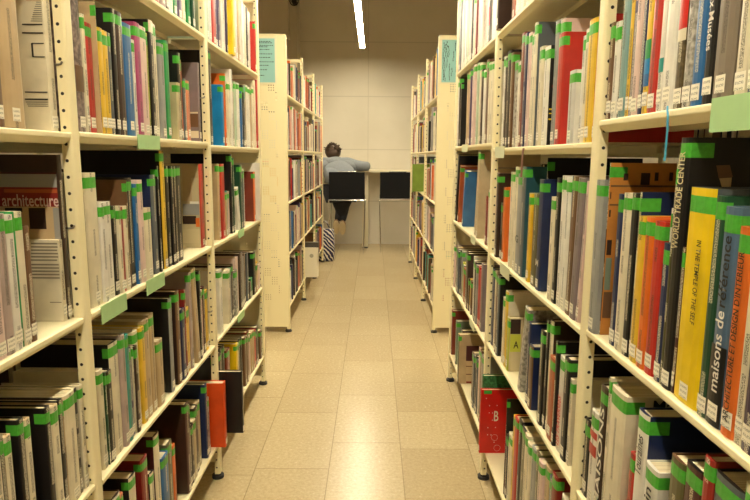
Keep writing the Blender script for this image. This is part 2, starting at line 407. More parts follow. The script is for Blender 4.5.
def shelf_tag(rack, sgn, x, y0, y1, z, drop=.034, m=None, up=.004):
    mb = MB(); t = .0008
    p, q = sorted((x + sgn * .0008, x + sgn * .0026))
    mb.box((p, y0, z - drop), (q, y1, z + up), m or M_GREENPAPER); o = mb.build('shelf_label', rack); return o
def wire(rack, y, x0, x1, z):
    mb = MB(); s = 1 if x1 > x0 else -1
    mb.tube([(x0, y, z), (x1 - s * .004, y, z), (x1, y, z + .001), (x1 + s * .003, y, z + .006)], .0022, M_WIRE, 8); mb.build('support_wire', rack)

W2 = .66   # width of a double rack
def rack(label, xf, sgn, ys, zs, zback, panel_at, name='library_rack', group=None):
    """double-sided steel library rack; xf is the aisle face, ys the frame positions, zs[bay] the shelf heights"""
    o = empty(name, (xf - sgn * W2 / 2, ys[0], 0))
    xb = xf - sgn * W2
    base = Vector(o.location)
    # parts are written in room metres, then shifted to the rack's own origin
    before = set(COL.objects)
    for i, y in enumerate(ys):
        upright(o, sgn, xf, y); upright(o, -sgn, xb, y, holes=False)
        # middle pair of rear posts and cross bars that tie each frame together
        mb = MB(); xm = xf - sgn * W2 / 2
        mb.box((xm - .02, y - .012, .02), (xm + .02, y + .012, TOP), M_METAL)
        mb.build('middle_post', o)
        for z in (.07, 2.09):
            a, b = sorted((xf - sgn * POST_X, xb + sgn * POST_X)); mb = MB(); mb.box((a, y - .009, z), (b, y + .009, z + .025), M_METAL); mb.build('cross_bar', o)
    for i in range(len(ys) - 1):
        for z in zs[i]: shelf(o, sgn, xf, ys[i], ys[i + 1], z)
        for z in zback: shelf(o, -sgn, xb, ys[i], ys[i + 1], z)
    for y in panel_at:
        a, b = sorted((xf - sgn * .0015, xb + sgn * .0015)); c = (a + b) / 2
        s = -1 if y <= ys[0] + .01 else 1
        yy = y + s * (POST_Y / 2 + .004)
        mb = MB()
        mb.add([(a - c, 0, -1.04), (b - c, 0, -1.04), (b - c, 0, 1.045), (a - c, 0, 1.045)], [(0, 1, 2, 3)], M_PERF)
        e = mb.build('end_panel', o, loc=(c, yy, 1.085))
        mb = MB()       # folded rim of the panel
        for q0, q1 in (((a, yy - .003, .045), (a + .004, yy + .003, 2.13)), ((b - .004, yy - .003, .045), (b, yy + .003, 2.13)), ((a, yy - .003, 2.126), (b, yy + .003, 2.132)), ((a, yy - .003, .043), (b, yy + .003, .049))):
            mb.box(q0, q1, M_METAL)
        mb.build('panel_rim', o)
    for ob in set(COL.objects) - before:
        if ob.parent == o: ob.location = Vector(ob.location) - base
    tag(o, label, 'library rack', group)
    return o

def place(o, rk): o.location = Vector(o.location) - Vector(rk.location)
XL, XR = -.6144, .4457
LZ = [[.17, .578, .96, 1.348, 1.733], [.16, .567, .96, 1.351, 1.733], [.178, .575, .958, 1.341, 1.728]]
RZ = [[.15, .587, .95, 1.378, 1.75], [.15, .585, .939, 1.336, 1.75], [.178, .575, .95, 1.358, 1.749]]
FZ = [.2, .59, .965, 1.345, 1.735]
BZ = [.17, .57, .95, 1.335, 1.72]
rackL = rack('near cream steel rack full of books along the left side of the aisle', XL, 1, [.2, 1.268, 2.300, 3.32], LZ, BZ, [3.32])
rackR = rack('near cream steel rack full of books along the right side of the aisle', XR, -1, [.19, 1.24, 2.305, 3.39], RZ, BZ, [3.39])
YF = [4.372, 5.368, 6.368, 7.364]
rackFL = rack('far cream steel rack left of the aisle, turquoise notice on its end panel', XL, 1, YF, [FZ] * 3, [1.345], [4.372])
rackFR = rack('far cream steel rack right of the aisle, turquoise notice on its end panel', XR, -1, YF, [FZ] * 3, [1.345], [4.372])

for rk, sgn, x, y0, y1, z, dr in ((rackL, 1, XL, 1.592, 1.755, 1.351, .034), (rackL, 1, XL, 1.325, 1.465, .96, .038), (rackL, 1, XL, 1.60, 1.74, .96, .036),
        (rackL, 1, XL, 2.66, 2.80, .575, .03), (rackL, 1, XL, 2.72, 2.84, .958, .03),
        (rackR, -1, XR, .66, .812, 1.378, .040), (rackR, -1, XR, 2.08, 2.235, 1.336, .036), (rackR, -1, XR, 2.9, 3.08, 1.358, .032),
        (rackR, -1, XR, 1.93, 2.07, .939, .036), (rackR, -1, XR, 2.6, 2.72, .95, .03), (rackR, -1, XR, 2.55, 2.68, .575, .03)):
    place(shelf_tag(rk, sgn, x, y0, y1, z, dr, M_GREENPAPER if sgn > 0 or z > 1.37 else mat('pale_card', lin('#cfd2b0'), .6)), rk)
for rk, y, x0, x1, z in ((rackL, 1.249, XL - .29, XL - .010, 1.151), (rackL, 1.249, XL - .29, XL - .012, 1.480), (rackL, 2.281, XL - .28, XL - .012, 1.510),
        (rackL, 2.281, XL - .26, XL - .012, .70), (rackR, 2.32, XR + .28, XR + .012, 1.262)):
    wire(rk, y, x0, x1, z); o = [c for c in rk.children if c.name.startswith('support_wire')][-1]; place(o, rk)

# ------------------------------------------------------------------ books
def book_parts(s, X, y0, y1, z, H, D, lean, col, cov, bands, fl, seed=0):
    """returns [(part, [(verts, faces, material, uvs)])] in the book's own space: origin at the spine foot, spine to +X for the left rack"""
    rnd = random.Random(seed)
    T = y1 - y0; h = T / 2
    hard = T > .016; bt = min(.0024 if hard else .0007, T * .22); ins = .003 if hard else .0004
    ps = []
    bow = min(.004, T * .14) if hard else .0006
    out = [(-D, -h), (-.001, -h)] + [(-.001 + bow * cos(a), h * sin(a)) for a in (-.9, -.35, .35, .9)] + [(-.001, h), (-D, h)]
    inn = [(-D, h - bt), (-.001 - bt, h - bt), (-.001 - bt, -h + bt), (-D, -h + bt)]
    n = len(out); pts = out + inn; N = len(pts)
    vs = [(x, y, 0) for x, y in pts] + [(x, y, H) for x, y in pts]
    fs, uv = [], []
    off = rnd.random() * 37
    for i in range(N):
        j = (i + 1) % N; fs.append((i, j, N + j, N + i))
        if 1 <= i < n - 2:
            k9 = 9 if fl & 8 else 0; a, b = pts[i][1] + k9, pts[j][1] + k9; uv.append([(a, off), (b, off), (b, off + H), (a, off + H)])
        else: uv.append(None)
    # the U-shaped rim at head and foot, as quads between outer and inner outline
    rim = [(0, 1, n + 2, n + 3)] + [(1, 2, n + 2)] + [(2, 3, n + 2)] + [(3, 4, n + 1, n + 2)] + [(4, 5, n + 1)] + [(5, 6, n + 1)] + [(6, 7, n, n + 1)]
    for q in rim:
        fs.append(tuple(N + k for k in q)); uv.append(None)
        fs.append(tuple(reversed(q))); uv.append(None)
    cm = [None] * len(fs)
    bm_s, bm_c = book_mat(col), book_mat(cov)
    spine_f = [i for i in range(len(fs)) if uv[i]]
    a = [(fs[i], uv[i]) for i in spine_f]; b = [(fs[i], uv[i]) for i in range(len(fs)) if i not in spine_f]
    pieces = [(vs, [q[0] for q in a], bm_s, [q[1] for q in a]), (vs, [q[0] for q in b], bm_c if cov != col else bm_s, [q[1] for q in b])]
    ps.append(('cover', pieces))
    # page block
    e = .0001
    x0, x1, ya, yb, za, zb = -D + ins, -.0012 - bt, -h + bt + e, h - bt - e, ins, H - ins
    bv = [(x0, ya, za), (x1, ya, za), (x1, yb, za), (x0, yb, za), (x0, ya, zb), (x1, ya, zb), (x1, yb, zb), (x0, yb, zb)]
    ps.append(('pages', [(bv, [(3, 2, 1, 0), (4, 5, 6, 7), (0, 1, 5, 4), (1, 2, 6, 5), (2, 3, 7, 6), (3, 0, 4, 7)], M_PAGES, None)]))
    def wrap(z0, z1, ext, g, m, nm, u=False):
        o2 = [(-ext, -h - g), (-.001, -h - g)] + [(-.001 + (bow + g) * cos(a), (h + g) * sin(a)) for a in (-.9, -.35, .35, .9)] + [(-.001, h + g), (-ext, h + g)]
        if ext <= 0:
            g += .0001; w_ = min(h * .93, .0115) if u else h * .99
            ar = [-1, -.6, -.2, .2, .6, 1]
            o2 = [(-.001 + (bow * (1 - .45 * (w_ / h * a) ** 2) + g), w_ * a) for a in ar]
        k = len(o2)
        v = [(x, y, z0) for x, y in o2] + [(x, y, z1) for x, y in o2]
        f = [(i, i + 1, k + i + 1, k + i) for i in range(k - 1)]
        q = [[(o2[i][1], 0), (o2[i + 1][1], 0), (o2[i + 1][1], z1 - z0), (o2[i][1], z1 - z0)] for i in range(k - 1)]
        ps.append((nm, [(v, f, m, q if u else [[(9, 0)] * 4] * len(f))]))
    for (c, a0, a1) in bands:
        if a1 > a0 + .002: wrap(a0, a1, 0, .0002, book_mat(c), 'spine_band')
    if fl & 1 and H > .1:
        tt = H - .0075 - rnd.random() * .004; th = .020 + rnd.random() * .004
        wrap(tt - th, tt, .034 if fl & 4 else .009 + rnd.random() * .012, .00025, M_TAPE, 'green_tape')
    if fl & 2 and T > .006:
        lz = .006 + rnd.random() * .008
        wrap(lz, lz + .023, 0, .0004, M_LABEL, 'call_label', True)
    return ps

def book_matrix(s, X, y0, y1, z, lean):
    R = Matrix.Rotation(0 if s == 'L' else pi, 4, 'Z')
    T = Matrix.Translation((X, (y0 + y1) / 2, z + .0004))
    # lean about the lower edge on the side the book leans to, so that it still stands on the shelf
    h = (y1 - y0) / 2
    if lean:
        # positive lean = top moves towards +Y
        e = h if lean > 0 else -h
        P = Matrix.Translation((0, e, 0)); Q = Matrix.Translation((0, -e, 0))
        return T @ P @ Matrix.Rotation(-lean, 4, 'X') @ Q @ R
    return T @ R

BOOKS = [
('L', -0.6261, 0.9706, 0.9897, 1.348, 0.3276, 0.26, 0, 'brown', 'brown', [], 3, [], [], '', ''),
('L', -0.6264, 0.9903, 1.0134, 1.348, 0.3297, 0.224, 0, 'white', 'white', [], 3, [], [], '', ''),
('L', -0.6261, 1.014, 1.0457, 1.348, 0.3242, 0.259, 0, 'brown', 'brown', [], 3, [], [], 'farthest of the brown books, second shelf, nearest bay of left rack', 'books on the second shelf, nearest bay of the left rack'),
('L', -0.6264, 1.0463, 1.1089, 1.348, 0.351, 0.239, 0, 'tan', 'tan', [], 3, [], [], "thick tan book, only one on the second shelf, left rack's nearest bay", 'books on the second shelf, nearest bay of the left rack'),
('L', -0.6384, 1.2203, 1.2457, 1.348, 0.351, 0.26, 0, 'cream', 'cream', [], 2, [('r', -0.6695, 1.5931, -0.6414, 1.5955, 'tan'), ('r', -0.6505, 1.5908, -0.6414, 1.5918, 'ink'), ('r', -0.6519, 1.587, -0.6414, 1.5879, 'ink'), ('r', -0.6534, 1.5831, -0.6414, 1.5841, 'ink'), ('r', -0.6549, 1.5793, -0.6414, 1.5802, 'ink'), ('r', -0.6563, 1.5754, -0.6414, 1.5764, 'ink'), ('r', -0.6578, 1.5715, -0.6414, 1.5725, 'ink'), ('r', -0.6592, 1.5677, -0.6414, 1.5687, 'ink'), ('r', -0.6607, 1.5638, -0.6414, 1.5648, 'ink'), ('r', -0.6622, 1.5599, -0.6414, 1.5609, 'ink'), ('r', -0.6636, 1.556, -0.6414, 1.5571, 'ink'), ('r', -0.6808, 1.549, -0.6414, 1.5514, 'ink'), ('r', -0.6821, 1.5331, -0.6414, 1.5358, 'ink'), ('r', -0.6643, 1.5142, -0.6414, 1.5161, 'ink'), ('r', -0.6663, 1.4895, -0.6626, 1.5157, 'ink'), ('r', -0.6644, 1.489, -0.6414, 1.4909, 'ink'), ('r', -0.6854, 1.422, -0.6414, 1.4241, 'ink'), ('r', -0.6866, 1.4079, -0.6414, 1.4107, 'ink'), ('r', -0.685, 1.4034, -0.6414, 1.4046, 'ink'), ('r', -0.6833, 1.3996, -0.6414, 1.4007, 'ink'), ('r', -0.6817, 1.3957, -0.6414, 1.3968, 'ink')], [], 'cream book with line drawings on its cover, upper left behind the post', 'books on the second shelf, nearest bay of the left rack'),
('L', -0.6264, 0.8752, 0.9071, 0.96, 0.2773, 0.189, 0, 'grey', 'grey', [], 3, [], [], '', ''),
('L', -0.6261, 0.9077, 0.9393, 0.96, 0.2671, 0.182, 0, 'white', 'white', [], 3, [], [], '', ''),
('L', -0.6268, 0.9399, 0.9652, 0.96, 0.2837, 0.21, 0, 'cream', 'cream', [], 3, [], [], '', ''),
('L', -0.6261, 0.9658, 0.9957, 0.96, 0.282, 0.192, 0, 'pink', 'pink', [], 3, [], [], "pale pink book, only one on the middle shelf, left rack's nearest bay", 'books on the middle shelf, nearest bay of the left rack'),
('L', -0.6264, 0.9963, 1.0212, 0.96, 0.2436, 0.18, 0, 'mauve', 'mauve', [], 3, [], [], "mauve book, only one on the middle shelf, left rack's nearest bay", 'books on the middle shelf, nearest bay of the left rack'),
('L', -0.6268, 1.0218, 1.0452, 0.96, 0.2395, 0.192, 0, 'white', 'white', [], 3, [], [], 'farthest of the white books, middle shelf, nearest bay of left rack', 'books on the middle shelf, nearest bay of the left rack'),
('L', -0.6264, 1.0458, 1.0506, 0.96, 0.2433, 0.165, 0, 'green', 'green', [], 3, [], [], "thin green book, only one on the middle shelf, left rack's nearest bay", 'books on the middle shelf, nearest bay of the left rack'),
('L', -0.6268, 1.0512, 1.0728, 0.96, 0.2421, 0.179, 0, 'cream', 'cream', [], 3, [], [], 'second nearest of the cream books, middle shelf, nearest bay of left rack', 'books on the middle shelf, nearest bay of the left rack'),
('L', -0.6268, 1.0734, 1.092, 0.96, 0.2148, 0.159, 0, 'brown', 'brown', [], 2, [], [], "brown book, only one on the middle shelf, left rack's nearest bay", 'books on the middle shelf, nearest bay of the left rack'),
('L', -0.6384, 1.2143, 1.2287, 0.96, 0.17, 0.25, 0, 'cream', 'cream', [], 2, [('r', -0.6945, 1.1217, -0.6414, 1.125, 'faint'), ('r', -0.695, 1.1149, -0.6414, 1.1182, 'faint'), ('r', -0.6956, 1.1081, -0.6426, 1.1114, 'faint'), ('r', -0.6961, 1.1013, -0.6414, 1.1046, 'faint'), ('r', -0.6967, 1.0945, -0.6414, 1.0978, 'faint'), ('r', -0.6972, 1.0877, -0.6441, 1.0909, 'faint'), ('r', -0.698, 1.0784, -0.6414, 1.0817, 'faint'), ('r', -0.6985, 1.0715, -0.6414, 1.0748, 'faint'), ('r', -0.6991, 1.0646, -0.6414, 1.068, 'faint'), ('r', -0.6996, 1.0578, -0.6414, 1.0611, 'faint'), ('r', -0.7002, 1.0509, -0.6414, 1.0542, 'faint'), ('r', -0.6652, 1.0002, -0.6414, 1.0022, 'faint')], [], 'cream book showing a page of small print behind the wire, left rack', 'books on the middle shelf, nearest bay of the left rack'),
('L', -0.6384, 1.2298, 1.2467, 0.96, 0.3414, 0.255, 0, 'darkbrown', 'darkbrown', [], 2, [('r', -0.7705, 1.2617, -0.6414, 1.2665, 'maroon'), ('r', -0.7729, 1.2354, -0.6414, 1.2629, 'grey'), ('r', -0.7765, 1.1958, -0.6414, 1.2363, 'darkred'), ('t', 'architecture', -0.7549, 1.198, -0.6404, 1.2222, 'pink'), ('r', -0.7495, 1.2252, -0.6417, 1.2323, 'rust'), ('r', -0.7826, 1.1279, -0.6414, 1.197, 'tan'), ('r', -0.7509, 1.1858, -0.7156, 1.1942, 'ink'), ('r', -0.7028, 1.1512, -0.6689, 1.1945, 'darkbrown'), ('r', -0.6533, 1.1309, -0.6414, 1.1949, 'grey')], [], 'book with a red architecture band on its cover, near left post', 'books on the middle shelf, nearest bay of the left rack'),
('L', -0.6261, 0.8213, 0.8502, 0.578, 0.297, 0.22, 0, 'black', 'black', [], 3, [], [], '', ''),
('L', -0.6261, 0.8508, 0.8711, 0.578, 0.3053, 0.244, 0, 'cream', 'cream', [], 3, [], [], '', ''),
('L', -0.6264, 0.9055, 0.9334, 0.578, 0.2841, 0.21, 0, 'black', 'black', [], 3, [], [], 'second nearest of the black books, fourth shelf, nearest bay of left rack', 'books on the fourth shelf, nearest bay of the left rack'),
('L', -0.6268, 0.934, 0.9541, 0.578, 0.2925, 0.216, 0, 'cream', 'cream', [], 3, [], [], 'second nearest of the cream books, fourth shelf, nearest bay of left rack', 'books on the fourth shelf, nearest bay of the left rack'),
('L', -0.6268, 0.9547, 0.9658, 0.578, 0.254, 0.173, 0, 'black', 'black', [], 3, [], [], 'third nearest of the black books, thin, fourth shelf, nearest bay of left rack', 'books on the fourth shelf, nearest bay of the left rack'),
('L', -0.6264, 0.9664, 0.9853, 0.578, 0.2464, 0.182, 0, 'cream', 'tan', [], 3, [], [], 'third nearest of the cream books, fourth shelf, nearest bay of left rack', 'books on the fourth shelf, nearest bay of the left rack'),
('L', -0.6268, 1.0075, 1.0258, 0.578, 0.2587, 0.191, 0, 'black', 'black', [], 3, [], [], 'fourth nearest of the black books, fourth shelf, nearest bay of left rack', 'books on the fourth shelf, nearest bay of the left rack'),
('L', -0.6264, 1.0264, 1.0448, 0.578, 0.2501, 0.185, 0, 'cream', 'tan', [], 3, [], [], 'fourth nearest of the cream books, fourth shelf, nearest bay of left rack', 'books on the fourth shelf, nearest bay of the left rack'),
('L', -0.6261, 1.0931, 1.1114, 0.578, 0.2441, 0.166, 0, 'black', 'black', [], 3, [], [], 'fifth nearest of the black books, fourth shelf, nearest bay of left rack', 'books on the fourth shelf, nearest bay of the left rack'),
('L', -0.6264, 1.112, 1.1405, 0.578, 0.2358, 0.174, 0, 'cream', 'tan', [], 3, [], [], 'fifth nearest of the cream books, fourth shelf, nearest bay of left rack', 'books on the fourth shelf, nearest bay of the left rack'),
('L', -0.6261, 1.1411, 1.1571, 0.578, 0.2386, 0.162, 0, 'black', 'black', [], 3, [], [], 'sixth nearest of the black books, fourth shelf, nearest bay of left rack', 'books on the fourth shelf, nearest bay of the left rack'),
('L', -0.6261, 1.1577, 1.1624, 0.578, 0.234, 0.173, 0, 'tan', 'tan', [], 3, [], [], "thin tan book, only one on the fourth shelf, left rack's nearest bay", 'books on the fourth shelf, nearest bay of the left rack'),
('L', -0.6268, 1.163, 1.2097, 0.578, 0.2381, 0.176, 0, 'cream', 'cream', [], 3, [], [], 'sixth nearest of the cream books, thick, fourth shelf, nearest bay of left rack', 'books on the fourth shelf, nearest bay of the left rack'),
('L', -0.6268, 1.2103, 1.2197, 0.578, 0.2375, 0.19, 0, 'black', 'black', [], 3, [], [], 'farthest of the black books, thin, fourth shelf, nearest bay of left rack', 'books on the fourth shelf, nearest bay of the left rack'),
('L', -0.6268, 1.2283, 1.2457, 0.578, 0.2355, 0.174, 0, 'cream', 'cream', [], 3, [], [], 'farthest of the cream books, fourth shelf, nearest bay of left rack', 'books on the fourth shelf, nearest bay of the left rack'),
('L', -0.632, 1.5513, 1.5819, 1.733, 0.2696, 0.221, 0, 'cream', 'cream', [], 2, [], [], '', ''),
('L', -0.6327, 1.5827, 1.6133, 1.733, 0.2757, 0.221, 0, 'cream', 'cream', [], 2, [], [], '', ''),
('L', -0.6264, 1.614, 1.6621, 1.733, 0.2948, 0.2, 0, 'brown', 'brown', [], 2, [], [], '', ''),
('L', -0.6282, 1.6628, 1.7015, 1.733, 0.2821, 0.213, 0, 'brown', 'brown', [], 2, [], [], '', ''),
('L', -0.6381, 1.7023, 1.7409, 1.733, 0.2873, 0.213, 0, 'grey', 'grey', [], 2, [], [], '', ''),
('L', -0.6314, 1.7416, 1.7957, 1.733, 0.303, 0.224, 0, 'white', 'white', [], 2, [], [], '', ''),
('L', -0.6264, 1.7963, 1.8478, 1.733, 0.2849, 0.194, 0, 'red', 'red', [], 2, [], [], '', ''),
('L', -0.6244, 1.8484, 1.8948, 1.733, 0.3025, 0.224, 0, 'mauve', 'mauve', [], 2, [], [], '', ''),
('L', -0.6264, 1.8954, 1.9285, 1.733, 0.2855, 0.194, 0, 'black', 'black', [], 2, [], [], '', ''),
('L', -0.6284, 1.9291, 1.973, 1.733, 0.2995, 0.204, 0, 'white', 'white', [], 2, [], [], '', ''),
('L', -0.6284, 1.9736, 2.0129, 1.733, 0.2824, 0.209, 0, 'green', 'green', [], 2, [], [], '', ''),
('L', -0.6284, 2.0135, 2.0651, 1.733, 0.2842, 0.21, 0, 'purple', 'purple', [], 2, [], [], '', ''),
('L', -0.6284, 2.0657, 2.0978, 1.733, 0.3056, 0.244, 0, 'cream', 'cream', [], 2, [], [], '', ''),
('L', -0.639, 2.0985, 2.1312, 1.733, 0.2981, 0.243, 0, 'green', 'green', [], 2, [], [], '', ''),
('L', -0.6315, 2.132, 2.1647, 1.733, 0.3043, 0.243, 0, 'green', 'green', [], 2, [], [], '', ''),
('L', -0.6244, 2.1654, 2.1942, 1.733, 0.3075, 0.209, 0, 'darkgreen', 'darkgreen', [], 2, [], [], '', ''),
('L', -0.6314, 1.3149, 1.3509, 1.351, 0.2917, 0.216, 0, 'speckbrown', 'speckbrown', [('brown', 0.0841, 0.138)], 2, [], [], "mottled brown book, only one on the second shelf, left rack's middle bay", 'books on the second shelf, middle bay of the left rack'),
('L', -0.6264, 1.3515, 1.3639, 1.351, 0.2493, 0.184, 0, 'cream', 'cream', [], 3, [], [], 'nearest of the cream books, thin, second shelf, middle bay of left rack', 'books on the second shelf, middle bay of the left rack'),
('L', -0.6314, 1.3645, 1.4031, 1.351, 0.2362, 0.189, 0, 'red', 'red', [], 3, [], [], "thick red book, only one on the second shelf, left rack's middle bay", 'books on the second shelf, middle bay of the left rack'),
('L', -0.6194, 1.4037, 1.4071, 1.351, 0.2863, 0.212, 0, 'tan', 'tan', [], 3, [], [], '', ''),
('L', -0.6244, 1.4077, 1.4161, 1.351, 0.24, 0.178, 0, 'cream', 'cream', [], 3, [], [], 'second nearest of the cream books, thin, second shelf, middle bay of left rack', 'books on the second shelf, middle bay of the left rack'),
('L', -0.6244, 1.4167, 1.4416, 1.351, 0.2349, 0.174, 0, 'yellow', 'yellow', [], 3, [], [], 'nearest of the yellow books, second shelf, middle bay of left rack', 'books on the second shelf, middle bay of the left rack'),
('L', -0.6264, 1.4422, 1.4728, 1.351, 0.2339, 0.173, 0, 'yellow', 'yellow', [], 3, [], [], 'farthest of the yellow books, second shelf, middle bay of left rack', 'books on the second shelf, middle bay of the left rack'),
('L', -0.6284, 1.4734, 1.4958, 1.351, 0.2347, 0.174, 0, 'slate', 'slate', [], 3, [], [], 'nearest of the slate grey books, second shelf, middle bay of left rack', 'books on the second shelf, middle bay of the left rack'),
('L', -0.6244, 1.4964, 1.518, 1.351, 0.2938, 0.217, 0, 'black', 'black', [], 3, [], [], 'nearest of the black books, second shelf, middle bay of left rack', 'books on the second shelf, middle bay of the left rack'),
('L', -0.6264, 1.5186, 1.5636, 1.351, 0.2946, 0.218, 0, 'darkbrown', 'darkbrown', [], 3, [], [], "thick dark brown book, only one on the second shelf, left rack's middle bay", 'books on the second shelf, middle bay of the left rack'),
('L', -0.6264, 1.5642, 1.6188, 1.351, 0.277, 0.188, 0, 'blue', 'blue', [], 3, [], [], "thick blue book, only one on the second shelf, left rack's middle bay", 'books on the second shelf, middle bay of the left rack'),
('L', -0.6244, 1.6194, 1.6342, 1.351, 0.2448, 0.166, 0, 'white', 'white', [], 3, [], [], "white book, only one on the second shelf, left rack's middle bay", 'books on the second shelf, middle bay of the left rack'),
('L', -0.6244, 1.6348, 1.6734, 1.351, 0.2925, 0.234, 0, 'magenta', 'magenta', [], 3, [], [], "thick magenta book, only one on the second shelf, left rack's middle bay", 'books on the second shelf, middle bay of the left rack'),
('L', -0.6264, 1.674, 1.723, 1.351, 0.2914, 0.233, 0, 'pink', 'pink', [], 3, [], [], "thick pale pink book, only one on the second shelf, left rack's middle bay", 'books on the second shelf, middle bay of the left rack'),
('L', -0.6264, 1.7236, 1.7354, 1.351, 0.2819, 0.226, 0, 'lime', 'lime', [], 3, [], [], "thin yellow-green book, only one on the second shelf, left rack's middle bay", 'books on the second shelf, middle bay of the left rack'),
('L', -0.6244, 1.736, 1.7697, 1.351, 0.3196, 0.256, 0, 'black', 'black', [('cream', 0.2864, 0.3191)], 3, [], [], 'second nearest of the black books, second shelf, middle bay of left rack', 'books on the second shelf, middle bay of the left rack'),
('L', -0.6314, 1.7703, 1.8147, 1.351, 0.3185, 0.255, 0, 'cream', 'cream', [], 3, [], [], 'farthest of the cream books, thick, second shelf, middle bay of left rack', 'books on the second shelf, middle bay of the left rack'),
('L', -0.6264, 1.8153, 1.8612, 1.351, 0.272, 0.201, 0, 'grey', 'grey', [], 3, [], [], "thick grey book, only one on the second shelf, left rack's middle bay", 'books on the second shelf, middle bay of the left rack'),
('L', -0.6244, 1.8618, 1.8964, 1.351, 0.2878, 0.196, 0, 'green', 'green', [], 3, [], [], "green book, only one on the second shelf, left rack's middle bay", 'books on the second shelf, middle bay of the left rack'),
('L', -0.6284, 1.9732, 2.0091, 1.351, 0.1791, 0.133, 0, 'beige', 'beige', [], 3, [], [], "beige book, only one on the second shelf, left rack's middle bay", 'books on the second shelf, middle bay of the left rack'),
('L', -0.6344, 2.0094, 2.0396, 1.351, 0.2768, 0.205, 0, 'black', 'black', [], 3, [], [], 'farthest of the black books, second shelf, middle bay of left rack', 'books on the second shelf, middle bay of the left rack'),
('L', -0.6344, 2.0402, 2.0536, 1.351, 0.2583, 0.176, 0, 'orange', 'orange', [], 3, [], [], '', ''),
('L', -0.6314, 2.0542, 2.0789, 1.351, 0.2005, 0.148, 0, 'slate', 'slate', [], 3, [], [], 'farthest of the slate grey books, second shelf, middle bay of left rack', 'books on the second shelf, middle bay of the left rack'),
('L', -0.6314, 2.0795, 2.1174, 1.351, 0.1979, 0.135, 0, 'salmon', 'salmon', [], 3, [], [], "thick salmon book, only one on the second shelf, left rack's middle bay", 'books on the second shelf, middle bay of the left rack'),
('L', -0.6384, 2.2503, 2.2717, 1.351, 0.2802, 0.25, 0, 'greymauve', 'greymauve', [], 2, [('r', -0.6722, 1.4035, -0.6414, 1.4502, 'brown'), ('r', -0.6738, 1.3639, -0.6414, 1.3894, 'cream'), ('r', -0.6703, 1.4517, -0.6414, 1.4574, 'cream')], [], "grey-mauve book, only one on the second shelf, left rack's middle bay", 'books on the second shelf, middle bay of the left rack'),
('L', -0.6314, 1.3212, 1.381, 0.96, 0.3021, 0.224, 0, 'cream', 'cream', [], 3, [], [], 'nearest of the cream books, thick, middle shelf, middle bay of left rack', 'books on the middle shelf, middle bay of the left rack'),
('L', -0.6264, 1.3816, 1.4015, 0.96, 0.2323, 0.186, 0, 'white', 'white', [], 3, [], [], 'nearest of the white books, middle shelf, middle bay of left rack', 'books on the middle shelf, middle bay of the left rack'),
('L', -0.6314, 1.4021, 1.4475, 0.96, 0.232, 0.158, 0, 'white', 'white', [], 3, [], [], 'farthest of the white books, thick, middle shelf, middle bay of left rack', 'books on the middle shelf, middle bay of the left rack'),
('L', -0.6314, 1.4481, 1.4741, 0.96, 0.2194, 0.149, 0, 'black', 'black', [], 3, [], [], 'nearest of the black books, middle shelf, middle bay of left rack', 'books on the middle shelf, middle bay of the left rack'),
('L', -0.6244, 1.4747, 1.4901, 0.96, 0.2177, 0.148, 0, 'cream', 'cream', [], 3, [], [], 'second nearest of the cream books, middle shelf, middle bay of left rack', 'books on the middle shelf, middle bay of the left rack'),
('L', -0.6284, 1.4907, 1.5089, 0.96, 0.2137, 0.158, 0, 'red', 'red', [], 3, [], [], 'nearest of the red books, middle shelf, middle bay of left rack', 'books on the middle shelf, middle bay of the left rack'),
('L', -0.6264, 1.5095, 1.5309, 0.96, 0.2145, 0.172, 0, 'cream', 'cream', [], 3, [], [], 'third nearest of the cream books, middle shelf, middle bay of left rack', 'books on the middle shelf, middle bay of the left rack'),
('L', -0.6244, 1.5315, 1.536, 0.96, 0.2793, 0.19, 0, 'brown', 'brown', [], 3, [], [], '', ''),
('L', -0.6314, 1.5366, 1.581, 0.96, 0.2833, 0.21, 0, 'black', 'black', [], 3, [], [], 'second nearest of the black books, thick, middle shelf, middle bay of left rack', 'books on the middle shelf, middle bay of the left rack'),
('L', -0.6264, 1.5816, 1.6018, 0.96, 0.2665, 0.197, 0, 'blue', 'blue', [], 3, [], [], "blue book, only one on the middle shelf, left rack's middle bay", 'books on the middle shelf, middle bay of the left rack'),
('L', -0.6244, 1.6024, 1.634, 0.96, 0.2759, 0.204, 0, 'pink', 'pink', [], 3, [], [], "pale pink book, only one on the middle shelf, left rack's middle bay", 'books on the middle shelf, middle bay of the left rack'),
('L', -0.6244, 1.6346, 1.6895, 0.96, 0.197, 0.158, 0, 'cream', 'cream', [], 3, [], [], 'farthest of the cream books, thick, middle shelf, middle bay of left rack', 'books on the middle shelf, middle bay of the left rack'),
('L', -0.6314, 1.7153, 1.7555, 0.96, 0.2858, 0.229, 0, 'slate', 'navy', [], 3, [], [], "thick slate grey book, only one on the middle shelf, left rack's middle bay", 'books on the middle shelf, middle bay of the left rack'),
('L', -0.6244, 1.7558, 1.767, 0.96, 0.3106, 0.23, 0, 'black', 'black', [], 3, [], [], 'third nearest of the black books, thin, middle shelf, middle bay of left rack', 'books on the middle shelf, middle bay of the left rack'),
('L', -0.6314, 1.799, 1.8327, 0.96, 0.3539, 0.241, 0, 'yellow', 'black', [], 3, [], [], "yellow book, only one on the middle shelf, left rack's middle bay", 'books on the middle shelf, middle bay of the left rack'),
('L', -0.6314, 1.833, 1.868, 0.96, 0.309, 0.21, 0, 'black', 'black', [], 3, [], [], 'fourth nearest of the black books, middle shelf, middle bay of left rack', 'books on the middle shelf, middle bay of the left rack'),
('L', -0.6264, 1.8686, 1.894, 0.96, 0.3085, 0.228, 0, 'black', 'black', [], 3, [], [], 'fifth nearest of the black books, middle shelf, middle bay of left rack', 'books on the middle shelf, middle bay of the left rack'),
